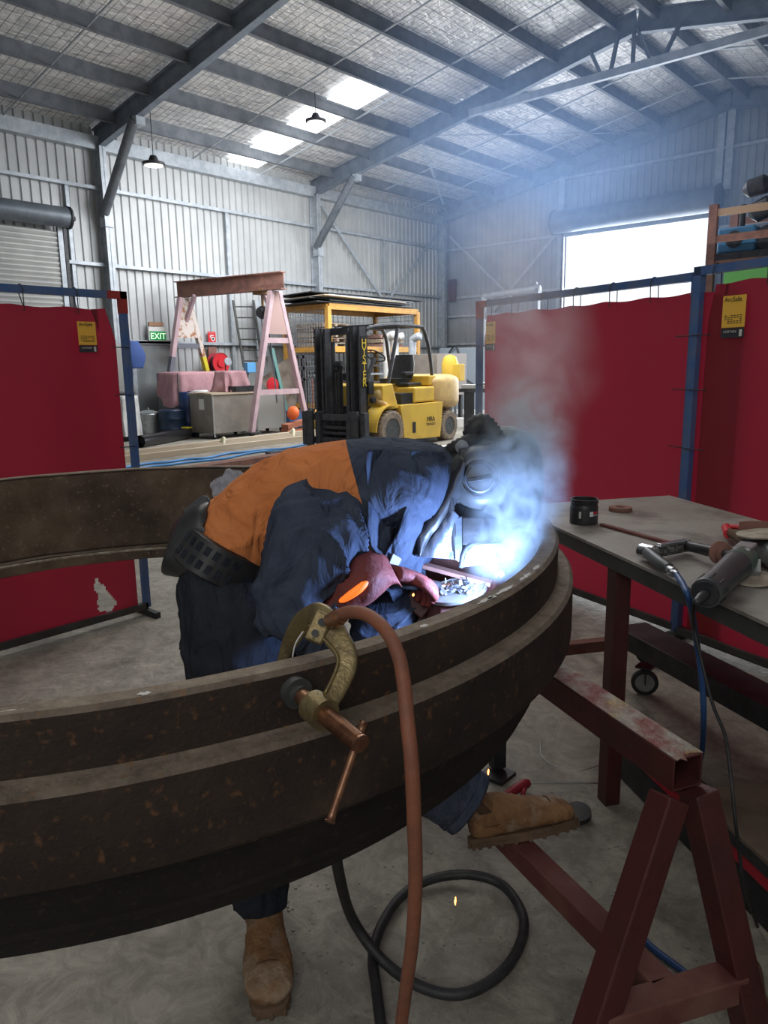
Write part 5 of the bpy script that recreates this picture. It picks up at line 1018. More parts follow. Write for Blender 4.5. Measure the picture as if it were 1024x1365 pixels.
# overhead guard
zt2 = 2.18
for s_ in (-1, 1):
    mb = MB(); mb.tube([(-.18, s_*.5, 1.15), (-.38, s_*.5, 1.75), (-.52, s_*.48, zt2-.04)], .035, 8, sm=3); fk('guard_post', mb, M_['mast'])
    mb = MB(); mb.tube([(-1.62, s_*.5, 1.15), (-1.52, s_*.5, 1.7), (-1.42, s_*.48, zt2-.15), (-1.3, s_*.48, zt2)], .035, 8, sm=3); fk('guard_post', mb, M_['mast'])
mb = MB()
for s_ in (-1, 1): mb.tube([(-1.32, s_*.48, zt2), (-.52, s_*.48, zt2+.02), (.15, s_*.44, zt2-.03), (.3, s_*.42, zt2-.09)], .035, 8, sm=3)
for x in (-1.25, -1.05, -.85, -.65, -.45, -.25, -.05, .15): mb.bar((x, -.46, zt2), (x, .46, zt2), .03, .02)
mb.bar((-.5,-.48,zt2+.03),(-.5,.48,zt2+.03),.06,.03); fk('overhead_guard', mb, M_['mast'])
# mast
for s_ in (-1, 1):
    mb = MB(); y = s_*.43
    mb.box(.42, .62, y-.09, y-.05, .1, 2.14); mb.box(.42, .62, y+.05, y+.09, .1, 2.14); mb.box(.42, .46, y-.09, y+.09, .1, 2.14)
    fk('outer_mast_rail', mb, M_['mast'])
    mb = MB(); y = s_*.30; mb.box(.46, .64, y-.06, y-.02, .12, 2.12); mb.box(.46, .64, y+.02, y+.06, .12, 2.12); mb.box(.46, .5, y-.06, y+.06, .12, 2.12); fk('inner_mast_rail', mb, M_['mast'])
    mb = MB(); mb.cyl((.52, s_*.16, .15), (.52, s_*.16, 1.9), .035, n=12); fk('lift_cylinder', mb, M_['chrome'] if s_ > 0 else M_['mast'])
for z in (.5, 1.3, 2.08): mb = MB(); mb.box(.40, .46, -.5, .5, z-.06, z+.06); fk('mast_crossbar', mb, M_['mast'])
mb = MB(); mb.cyl((.56, 0, .15), (.56, 0, 1.45), .06, n=14)
for y in (-.1, -.06, .06, .1): mb.tube([(.62, y, .3), (.62, y, 1.4), (.6, y, 1.48)], .014, 6)
mb.lathe([(.03,-.06),(.1,-.05),(.1,.05),(.03,.06)], 18, Matrix.Translation((.58,0,1.48))@Matrix.Rotation(R(90),4,'X')); fk('chain_and_cylinder', mb, M_['black'])
for s_ in (1,): 
    mb = MB(); mb.box(.30, .44, .42, .56, 1.0, 1.22); mb.lathe([(.03,-.04),(.06,-.03),(.06,.03),(.03,.04)], 14, Matrix.Translation((.36,.58,.9))@Matrix.Rotation(R(90),4,'X')); fk('tilt_bracket', mb, M_['black'])
# carriage
mb = MB(); mb.box(.66, .74, -.72, .72, .55, .66); mb.box(.66, .74, -.72, .72, .14, .25)
for y in (-.68, -.36, .36, .68): mb.box(.66, .78, y-.05, y+.05, .1, .7)
for y in (-.3, .3): mb.box(.6, .68, y-.04, y+.04, .12, .72)
mb.cyl((.68, -.3, .42), (.68, .3, .42), .035, n=10); mb.cyl((.68, -.3, .32), (.68, .3, .32), .03, n=10); fk('carriage', mb, M_['mast'], bevel=.006)
for y in (-.52, .52): mb = MB(); mb.box(.76, .82, y-.07, y+.07, .04, .72); mb.box(.76, 1.85, y-.07, y+.07, .03, .075); fk('fork', mb, M_['mast'], bevel=.006)
# lettering on the outer mast rail (faces the near side)
def ftext(nm, s, size, m_, loc, xd, up): return text(nm, s, size, m_, FM@V(loc), FM.to_3x3()@V(xd), FM.to_3x3()@V(up), t, .002)
mb = MB(); mb.box(.42, .60, .521, .526, 1.12, 1.98); fk('name_plate', mb, mat('black_name_plate', (.012,.012,.014), .5))
for k, ch in enumerate('HYSTER'): ftext('letter', ch, .195, mat('letter_yellow', (.85,.62,.05), .5) if k == 0 else bpy.data.materials['letter_yellow'], (.51, .528, 1.80-.133*k), (-1,0,0), (0,0,1))
ftext('side_lettering', 'MRA', .13, M_['ink'], (-1.28, .69, .43), (-1,0,0), (0,0,1))
mb = MB(); mb.box(-1.45, -1.12, .682, .686, .385, .392); mb.box(-1.42, -1.15, .682, .686, .36, .367); fk('side_small_print', mb, M_['ink'])
# ------------------------------------------------------------ the welder
def wrinkle(mb, amp, freq, seed, st=V((1,1,1)), ridg=True):
    # displace along approximate normals (recomputed) by ridged noise
    import bmesh
    me = bpy.data.meshes.new('tmp'); me.from_pydata(mb.v, [], mb.f); me.update()
    bm = bmesh.new(); bm.from_mesh(me); bmesh.ops.recalc_face_normals(bm, faces=bm.faces[:]); bm.verts.ensure_lookup_table(); bm.normal_update()
    for i, v in enumerate(bm.verts):
        q = V((v.co.x*st.x, v.co.y*st.y, v.co.z*st.z))*freq + V((seed, seed*2.3, 0))
        n = noise.noise(q + noise.noise_vector(q*.6)*.9); n2 = noise.noise(q*2.3)
        d = ((1-abs(n)*4.5)**2 if abs(n) < .22 else 0) if ridg else n
        mb.v[i] = v.co + v.normal*(amp*d*.9 + amp*.35*n2)
    bm.free(); bpy.data.meshes.remove(me); return mb
def pairs(L, n=48, sub=6, e=1.0, dirn=None):
    secs = []
    for a, b, t0, hd in L:
        A, B = PD(a[0], a[1], t0), PD(b[0], b[1], t0)
        secs.append(((A+B)/2, (A-B)/2, (dirn or FF)*hd))
    return MB().loft(secs, n, sub, e=e)
foot1 = V((-1.335, 1.03, 0))
t = thing('person', (-1.30, 1.15, 0), 'welder in orange and navy shirt bending over inside the ring in a dark helmet', 'person')
W_P = t
# --- body: one continuous skinned figure inside the clothes
hipc = PD(305, 790, 2.0); 
J = dict(pel=PD(305,800,2.0), sp1=PD(340,715,2.0), sp2=PD(420,665,2.0), sp3=PD(510,645,2.0), nk=PD(575,640,2.0), hd=PD(635,650,2.0), ch=PD(665,665,2.0),
 hr=PD(310,830,1.93), kr=V((-1.39,.98,.55)), ar=V((-1.385,1.06,.12)), fr=V((-1.27,.98,.05)),
 hl=PD(330,830,2.1), kl=PD(480,960,2.05), al=PD(625,1072,2.06), fl=PD(700,1095,2.08),
 sr=PD(450,675,1.83), er=PD(388,800,1.72), wr=PD(470,785,1.74), sl=PD(540,675,2.12), el=PD(515,800,2.05), wl=PD(545,850,1.98))
idx = {k: i for i, k in enumerate(J)}
ed = [('pel','sp1'),('sp1','sp2'),('sp2','sp3'),('sp3','nk'),('nk','hd'),('hd','ch'),('pel','hr'),('hr','kr'),('kr','ar'),('ar','fr'),('pel','hl'),('hl','kl'),('kl','al'),('al','fl'),('sp3','sr'),('sr','er'),('er','wr'),('sp3','sl'),('sl','el'),('el','wl')]
rad_ = dict(pel=.10, sp1=.09, sp2=.10, sp3=.095, nk=.05, hd=.075, ch=.05, hr=.07, kr=.048, ar=.034, fr=.03, hl=.07, kl=.048, al=.034, fl=.03, sr=.05, er=.036, wr=.026, sl=.05, el=.036, wl=.026)
me = bpy.data.meshes.new('body'); me.from_pydata([J[k]-V((-1.3,1.15,0)) for k in J], [(idx[a], idx[b]) for a, b in ed], [])
bo = bpy.data.objects.new('body', me); bo.location = (-1.3, 1.15, 0); link(bo, t)
me.materials.append(M_['trous'])
sk = bo.modifiers.new('skin', 'SKIN')
for k in J: 
    d_ = me.skin_vertices[0].data[idx[k]]; d_.radius = (rad_[k]*.85, rad_[k]*.85)
me.skin_vertices[0].data[0].use_root = True
su = bo.modifiers.new('s', 'SUBSURF'); su.levels = su.render_levels = 2
# --- shirt torso, orange below / navy yoke by a painted seam in the cloth (two meshes)
TS = [((262,712),(338,772),2.0,.165), ((278,682),(368,760),2.0,.172), ((302,652),(405,742),2.0,.18), ((345,620),(430,733),2.0,.185), ((400,598),(462,728),2.0,.20), ((462,587),(500,722),2.0,.22), ((515,586),(540,715),2.0,.225), ((562,590),(572,700),2.0,.19), ((600,603),(598,680),2.0,.12)]
def shirt():
    return wrinkle(pairs(TS, 96, 14, e=.92), .0075, 7, 3.1, V((1,1,1.6)))
mb = shirt()
def proj(p):
    v = p-CAM; c = v.dot(FF); return 512+F*v.dot(RR)/c, 682.5-F*v.dot(UU)/c
def front(p): return (p-CAM).dot(FF) < 2.0
def seamx(py): return 468+(py-588)*.34 if py < 640 else 486+(py-640)*.06
org = [], []
for i_, f in enumerate(mb.f[:-2]): org[0 if i_ < 5*14*96 else 1].append(f)
org[0].append(mb.f[-2]); org[1].append(mb.f[-1])
mo = MB(); mo.v = mb.v; mo.f = org[0]; mn_ = MB(); mn_.v = mb.v; mn_.f = org[1]
sh_ = obj('shirt_body', mo, M_['orange'], t, smooth=True); obj('shirt_yoke', mn_, M_['navy'], t, smooth=True)
# near sleeve
mb = pairs([((392,641),(484,662),1.86,.06), ((374,668),(492,700),1.80,.085), ((360,715),(482,735),1.76,.09), ((348,762),(458,770),1.73,.088), ((344,800),(436,790),1.72,.082), ((352,836),(424,800),1.72,.075), ((385,860),(428,806),1.73,.07), ((418,866),(440,800),1.74,.064), ((446,855),(452,796),1.75,.06)], 80, 14)
obj('sleeve', wrinkle(mb, .018, 9.5, 9.2, V((1,1,.5))), M_['navy'], t, smooth=True)
# sleeve cuff
# far sleeve
mb = pairs([((500,690),(575,690),2.12,.07), ((500,740),(572,735),2.1,.075), ((478,785),(566,770),2.02,.08), ((468,815),(562,800),1.98,.08), ((470,850),(550,838),1.94,.075), ((480,885),(545,870),1.90,.06)], 70, 12)
obj('sleeve', wrinkle(mb, .017, 10, 5.5), M_['navy'], t, smooth=True)
# hanging shirt front and collar pieces
def sheet(Lf, Rt, tl, tr, m_, nm, amp=.022, fr=9, seed=1, th=.003, bow=.0):
    n = 40; mb = MB()
    def pl(L, s):
        s *= len(L)-1; i = min(int(s), len(L)-2); f = s-i; return (L[i][0]*(1-f)+L[i+1][0]*f, L[i][1]*(1-f)+L[i+1][1]*f)
    def fn(i, j):
        a, b = pl(Lf, j), pl(Rt, j); x = a[0]*(1-i)+b[0]*i; y = a[1]*(1-i)+b[1]*i
        tt = tl*(1-i)+tr*i - bow*math.sin(math.pi*i) + amp*(noise.noise(V((x*.05+y*.015, y*.012, seed)))*1.3+noise.noise(V((x*.11, y*.02, seed+5)))*.5)
        return PD(x, y, tt)
    mb.grid(fn, n, n); return obj(nm, mb, m_, t, smooth=True, solid=th)
sheet([(486,600),(490,650),(490,700),(494,728),(517,757)], [(556,596),(551,650),(545,700),(535,735),(519,759)], 1.77, 1.93, M_['navy'], 'shirt_placket', seed=2, bow=.02)
sheet([(548,600),(546,660),(530,710),(512,742),(496,766)], [(614,604),(602,660),(592,700),(582,738),(526,803)], 1.80, 1.99, M_['navy'], 'shirt_collar_flap', seed=6, bow=.03)
sheet([(496,764),(500,772),(510,782),(520,792)], [(566,742),(560,770),(545,790),(524,804)], 1.84, 1.93, M_['navy'], 'shirt_front_tail', seed=8)
sheet([(524,738),(520,748),(517,757)], [(535,745),(530,755),(521,769)], 1.80, 1.83, mat('grey_badge', (.22,.22,.24), .8), 'shirt_badge', amp=0)
# gloves : gauntlet + hand with fingers
mb = pairs([((430,790),(446,832),1.75,.05), ((445,772),(470,818),1.75,.058), ((466,748),(500,800),1.75,.06), ((488,735),(522,780),1.77,.055), ((515,742),(536,782),1.79,.04)], 40, 6)
gl = obj('glove', wrinkle(mb, .006, 14, 2.2), M_['glove'], t, smooth=True)
def fingers(base, fwd, side, up, s=1.0, curl=1.0, parent=None, m_=None):
    mb = MB(); mb.loft([(base-fwd*.01*s, side*.034*s, up*.019*s), (base+fwd*.03*s, side*.043*s, up*.02*s), (base+fwd*.075*s, side*.044*s, up*.018*s), (base+fwd*.092*s, side*.038*s, up*.013*s)], 24, 4)
    obj('palm', mb, m_, parent, smooth=True)
    for k, (off, ln) in enumerate(((-.031, .9), (-.0105, 1.0), (.0105, .95), (.031, .75))):
        r = base+fwd*.085*s+side*off*s; ln *= s; a1, a2, a3 = .5*curl, 1.3*curl, 2.0*curl
        p1 = r+(fwd*math.cos(a1)-up*math.sin(a1))*.036*ln; p2_ = p1+(fwd*math.cos(a2)-up*math.sin(a2))*.028*ln; p3_ = p2_+(fwd*math.cos(a3)-up*math.sin(a3))*.022*ln
        mb = MB(); mb.tube([r-fwd*.02*s, r, p1, p2_, p3_], [.011*s, .0115*s, .011*s, .010*s, .007*s], 12, sm=4); obj('finger', mb, m_, parent, smooth=True)
    r = base+fwd*.03*s+side*.036*s; mb = MB(); mb.tube([r-side*.012*s, r+(side*.6+fwd*.7)*.028*s-up*.006*s, r+(side*.45+fwd*1.0)*.055*s-up*.022*s, r+(side*.1+fwd*1.1)*.07*s-up*.034*s], [.013*s,.0135*s,.012*s,.009*s], 12, sm=4); obj('thumb', mb, m_, parent, smooth=True)
b0 = PD(528, 764, 1.80); fw = (PD(575, 778, 1.88)-b0).normalized(); sd = fw.cross(V((0,0,1))).normalized(); up = sd.cross(fw)
if up.z < 0: up = -up
fingers(b0, fw, sd, up, 1.0, .85, gl, M_['glove'])
b0 = PD(545, 850, 1.95); fw = (PD(600, 835, 2.0)-b0).normalized(); sd = -fw.cross(V((0,0,1))).normalized(); up = V((0,0,1))
mb = MB(); mb.tube([PD(520,860,1.92), b0], [.05,.04], 20); gl2 = obj('glove', mb, M_['glove'], t, smooth=True)
fingers(b0, fw, sd, up, 1.0, .6, gl2, M_['glove'])
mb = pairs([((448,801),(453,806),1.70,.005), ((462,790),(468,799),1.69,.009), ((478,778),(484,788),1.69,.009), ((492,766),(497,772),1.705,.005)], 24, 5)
obj('painted_cuff_glow', mb, M_['cuff_glow'], gl, smooth=True)  # added glowing strip imitating light through the leather; no real lining
# --- trousers
TP = [((252,728),(352,768),2.0,.165), ((244,770),(372,785),2.0,.175), ((243,812),(392,820),2.0,.18), ((246,855),(392,868),2.0,.175), ((252,905),(386,915),2.0,.15), ((262,985),(378,990),2.0,.11)]
mb = pairs(TP, 90, 14)
tr = obj('trousers', wrinkle(mb, .009, 7, 8.1, V((1.3,1.3,.6))), M_['trous'], t, smooth=True)
a1 = V((-1.385, 1.065, 0))
def up_secs(pts): return [(V(p), V((1,0,0))*r, V((0,1,0))*r) for p, r in pts]
k0 = PD(318, 960, 2.0)
mb = MB().loft(up_secs([((k0.x, k0.y, k0.z+.06), .105), ((k0.x, k0.y, k0.z-.05), .10), ((-1.41, 1.03, .55), .088), ((-1.395, 1.05, .38), .078), ((-1.385, 1.065, .26), .075), ((-1.385, 1.065, .165), .07), ((-1.382, 1.065, .12), .066)]), 48, 8, cap=False)
obj('trouser_leg', wrinkle(mb, .008, 9, 4.4, V((1,1,.8))), M_['trous'], t, smooth=True, solid=.004)
mb = pairs([((330,830),(385,900),2.12,.12), ((450,900),(400,985),2.1,.11), ((535,955),(480,1040),2.04,.09), ((605,1003),(556,1080),2.03,.072), ((648,1036),(598,1106),2.04,.068)], 44, 8)
mb.f = [f for f in mb.f if len(f) == 4 or f == mb.f[-2]]
obj('trouser_leg', wrinkle(mb, .007, 10, 6.6), M_['jean'], t, smooth=True)
mb = pairs([((641,1029),(590,1101),2.038,.073), ((652,1036),(600,1109),2.038,.074)], 44, 3); mb.f = [f for f in mb.f if len(f) == 4]
obj('trouser_hem', mb, M_['jean'], t, smooth=True, solid=.004)
# --- boots
def boot(heel, fwd, up, lean=0, ws=1.0):
    f = fwd.normalized(); s = up.cross(f).normalized(); u = f.cross(s).normalized()
    M = Matrix((f, s*ws, u)).transposed().to_4x4(); M.translation = heel
    def L(x, hw, z0, z1): return (V((x, 0, (z0+z1)/2)), V((0, hw, 0)), V((0, 0, (z1-z0)/2)))
    mb = MB().loft([L(-.002,.022,.03,.09), L(.012,.034,.022,.115), (V((.045,0,.075)), V((0,.039,0)), V((.006,0,.055))), L(.09,.041,.02,.128), L(.13,.043,.02,.115), L(.175,.049,.02,.098), L(.225,.053,.02,.085), L(.262,.050,.02,.077), L(.288,.040,.022,.066), L(.303,.018,.026,.05)], 40, 7, e=.86)
    root = obj('boot', wrinkle(mb, .003, 22, heel.x*9), M_['leather'], W_P, M=M, smooth=True)
    mb = MB().loft([(V((.05,0,.06)), V((.054,0,0)), V((0,.041,0))), (V((.048+lean*.03,0,.105)), V((.053,0,0)), V((0,.041,0))), (V((.044+lean*.075,0,.15)), V((.056,0,0)), V((0,.044,0))), (V((.042+lean*.12,0,.195)), V((.06,0,0)), V((0,.048,0)))], 36, 6, cap=False)
    obj('shaft', wrinkle(mb, .003, 25, 3), M_['leather'], root, M=M, smooth=True, solid=.004)
    for sy in (-1, 1):
        mb = MB(); mb.grid(lambda i, j: V((.03+.035*i+lean*(.025+.085*j), sy*(.0405+.0055*j+.0035*(1-abs(2*i-1))), .10+.085*j)), 6, 6); obj('elastic_side', mb, M_['elastic'], root, M=M, smooth=True, solid=.003)
    mb = MB(); mb.tube([V((-.016+lean*.1,0,.16)), V((-.028+lean*.12,0,.205)), V((-.012+lean*.12,0,.21))], [.007,.008,.007], 8, sm=3); obj('pull_tab', mb, M_['leather'], root, M=M)
    out = []
    for i in range(48):
        a = 2*math.pi*i/48; x = .15+.162*math.cos(a); hwid = .042+.014*math.cos(a)-.004*math.sin(2*a)**2; y = math.copysign(abs(math.sin(a))**.5, math.sin(a))*hwid*1.03
        out.append((x, y))
    mb = MB(); mb.prism(out, .012); out2 = [(.15+(x-.15)*1.01, y*1.03) for x, y in out]
    mb.prism(out2, .014, Matrix.Translation((0,0,.012)))
    for i in range(0, 48, 2):
        x, y = out2[i]; mb.box(x*.985+.002-.005, x*.985+.002+.005, y*.93-.004, y*.93+.004, -.004, .014)
    obj('sole', mb, M_['sole'], root, M=M, bevel=.002)
    mb = MB(); mb.grid(lambda i, j: V((.232-.02*abs(2*j-1)**2, 0, 0)) + V((.003*i, .052*math.cos(math.pi*j), .025+.0625*math.sin(math.pi*j))), 1, 20); obj('toe_seam', mb, M_['elastic'], root, M=M, solid=.002)
    return root
h1 = V((-1.425, 1.105, .004)); boot(h1, V((.80, -.60, 0)), V((0,0,1)), 0, 1.14)
h2 = PD(632, 1128, 2.04); tip = PD(779, 1092, 2.13); bf = (tip-h2).normalized(); upv = V((-.20, .12, 1)); upv = (upv-bf*upv.dot(bf)).normalized()
boot(h2, bf, upv, -.75, 1.1)
# --- belt with blower unit
wc = PD(300, 742, 2.0); bax = (PD(335,690,2.0)-PD(268,790,2.0)).normalized()
mb = MB(); U1 = (PD(352,772,2.0)-PD(250,712,2.0))/2; c0 = (PD(352,772,2.0)+PD(250,712,2.0))/2
n = 72; vs = []
for i in range(n):
    a = 2*math.pi*i/n
    for j, k in ((-1, 1.0), (-.9, 1.05), (.9, 1.05), (1, 1.0)):
        hgt = .046; vs.append(c0 + U1*math.cos(a)*k*1.03 + FF*math.sin(a)*.183*k + bax*hgt*j)
mb.add(vs, [(i*4+j, ((i+1) % n)*4+j, ((i+1) % n)*4+j+1, i*4+j+1) for i in range(n) for j in range(3)])
be = obj('belt', mb, M_['plast'], t, smooth=True, angle=40, solid=.004)
mb = MB()
def beltpt(a, j, k=1.07): return c0 + U1*math.cos(a)*k*1.03 + FF*math.sin(a)*.183*k + bax*.046*j
for r_, cs in ((-.42, 7), (.42, 7)):
    for i in range(cs):
        a = -2.35+i*.2; mb.add([beltpt(a, r_-.25), beltpt(a+.11, r_-.25), beltpt(a+.11, r_+.25), beltpt(a, r_+.25)], [(0,1,2,3)])
obj('belt_slots', mb, M_['trous'], be)
mb = pairs([((244,690),(232,756),2.02,.10), ((262,676),(226,764),2.0,.12), ((283,668),(243,768),1.98,.12), ((288,684),(262,768),1.96,.11)], 40, 5, e=.6)
bl = obj('blower_unit', mb, M_['plast'], t, smooth=True, angle=50)
for k in range(5):
    f = k/4; a = PD(248+f*20, 706-f*4, 1.885-.022*f); b = PD(238+f*20, 756+f*2, 1.88-.02*f); mb = MB(); mb.tube([a, (a+b)/2-FF*.012, b], [.007,.009,.007], 8, sm=3); obj('blower_rib', mb, M_['dplast'], bl, smooth=True)
mb = MB(); mb.tube([PD(284,700,1.9), PD(272,720,1.87), PD(258,764,1.87)], [.01,.014,.012], 10, sm=3); obj('side_strap', mb, M_['dplast'], bl, smooth=True)
mb = MB(); mb.bar(PD(250,692,1.92), PD(281,668,1.95), .05, .03, FF); obj('blower_cap', mb, M_['dplast'], bl, bevel=.01)
for (x, y) in ((270,706), (257,760)): mb = MB(); p = PD(x, y, 1.862); mb.cyl(p, p-FF*.006, .007, n=12); obj('rivet', mb, M_['dplast'], bl)
# --- helmet
HS = [((640,572),(684,570),2.02,.05), ((616,588),(708,582),2.02,.10), ((608,612),(720,608),2.01,.125), ((606,640),(722,640),2.0,.135), ((608,668),(720,672),2.0,.135), ((611,694),(712,702),2.0,.125), ((612,716),(702,722),1.99,.11), ((613,736),(692,732),1.98,.095), ((617,750),(682,744),1.97,.08)]
mb = pairs(HS, 56, 7, e=.85); he = obj('helmet', mb, M_['helmet'], t, smooth=True)
# side disc
c = PD(640, 637, 1.862); dn = (PD(636,640,1.7)-PD(641,636,1.9)).normalized(); Md = Matrix.Translation(c)@dn.to_track_quat('Z','Y').to_matrix().to_4x4()
mb = MB(); mb.lathe([(.085,-.03),(.08,-.012),(.066,.004),(.052,.012),(.046,.012),(.044,.006),(.001,.006)], 48, Md); sdh = obj('side_housing', mb, M_['helmet'], he, smooth=True, angle=35)
mb = MB(); mb.lathe([(.036,.012),(.0375,.016),(.034,.018),(.032,.014),(.001,.014)], 40, Md); obj('knob_rim', mb, M_['brace'], sdh, smooth=True, angle=35)
mb = MB(); mb.bar(Md@V((-.030,-.006,.020)), Md@V((.030,.006,.020)), .012, .014, dn); obj('knob_grip', mb, M_['plast'], sdh, bevel=.002)
mb = MB(); mb.bar(PD(612,606,1.89), PD(664,596,1.89), .03, .03, FF); mb.bar(PD(600,660,1.87), PD(606,735,1.885), .016, .03, FF); obj('head_band', mb, M_['plast'], he, bevel=.006)
# visor frame and lens
sheet([(617,756),(622,736),(632,727)], [(684,746),(686,734),(676,722)], 1.87, 1.90, mat('visor_painted_glare', (.42,.44,.46), .4), 'visor_lens', amp=.0)  # pale lens colour carries the arc glare on the visor
v_ = bpy.data.objects['visor_lens']; 
mb = MB(); mb.tube([PD(614,757,1.87), PD(619,735,1.87), PD(632,724,1.875), PD(656,719,1.885), PD(678,719,1.895), PD(690,732,1.905), PD(687,748,1.905)], .006, 10, sm=4); obj('visor_frame', mb, M_['dplast'], he, smooth=True)
# neck shroud : silver cloth panel, black hood
sheet([(600,676),(588,700),(572,722),(558,742)], [(614,690),(612,712),(610,730),(606,746)], 1.87, 1.88, M_['silver'], 'neck_shroud', amp=.006, seed=3, bow=.01)
sheet([(607,690),(606,712),(606,730),(607,746)], [(616,688),(616,712),(616,732),(616,752)], 1.868, 1.872, M_['silver'], 'neck_shroud_edge', amp=.002, seed=5)
sheet([(612,605),(592,650),(566,690),(551,712),(556,742)], [(628,622),(618,655),(600,682),(575,718),(562,742)], 1.885, 1.87, M_['plast'], 'hood_cape', amp=.008, seed=4, bow=.02)
mb = pairs([((592,606),(598,690),2.0,.12), ((606,596),(606,690),2.0,.13), ((622,590),(618,690),2.0,.12)], 40, 5); obj('hood', wrinkle(mb, .006, 12, 1.2), M_['plast'], he, smooth=True)
sheet([(616,690),(616,710),(616,726)], [(700,692),(694,712),(688,724)], 1.872, 1.90, M_['plast'], 'face_shield_side', amp=.002, seed=9, bow=.012)
# corrugated hoses
def chose(pts, r, nm, n=60):
    P, _ = smooth_path([V(p) for p in pts], [1]*len(pts), max(1, n//(len(pts)-1)))
    rs = [r*(1.0 if i % 2 else .84) for i in range(len(P))]
    mb = MB(); mb.tube(P, rs, 18); obj(nm, mb, M_['rubber'], he, smooth=True)
chose([PD(588,614,1.97), PD(600,601,1.94), PD(617,591,1.92), PD(636,583,1.93), PD(648,578,1.96)], .019, 'air_hose', 26)
chose([PD(630,596,1.96), PD(630,578,1.94), PD(636,566,1.93), PD(645,564,1.93), PD(654,574,1.93), PD(664,588,1.93), PD(678,604,1.95)], .027, 'breathing_tube', 30)
mb = MB(); mb.lathe([(.018,-.004),(.017,.004),(.001,.006)], 20, Matrix.Translation(PD(616,596,1.885))@dn.to_track_quat('Z','Y').to_matrix().to_4x4()); obj('vent_cover', mb, M_['brace'], he)
# pale right edge of the shield
mb = pairs([((700,640),(722,636),1.95,.05), ((700,668),(720,672),1.94,.05), ((694,695),(712,700),1.94,.05), ((688,720),(700,724),1.94,.04)], 24, 5); obj('shield_edge', mb, M_['dplast'], he, smooth=True)
# torch in the gloved hand
tt = thing('welding_torch', PD(575,775,1.86), 'black welding torch in the gloved hand pointing at the arc', 'torch')
mb = MB(); mb.tube([PD(515,775,1.84), PD(550,778,1.86), PD(585,782,1.9)], [.014,.016,.014], 14, sm=3); obj('handle', mb, M_['plast'], tt, smooth=True)
mb = MB(); mb.tube([PD(585,782,1.9), PD(625,778,1.95), PD(648,772,1.98), PD(660,768,2.0)], [.008,.008,.011,.009], 12, sm=4); obj('swan_neck', mb, M_['copper'], tt, smooth=True)
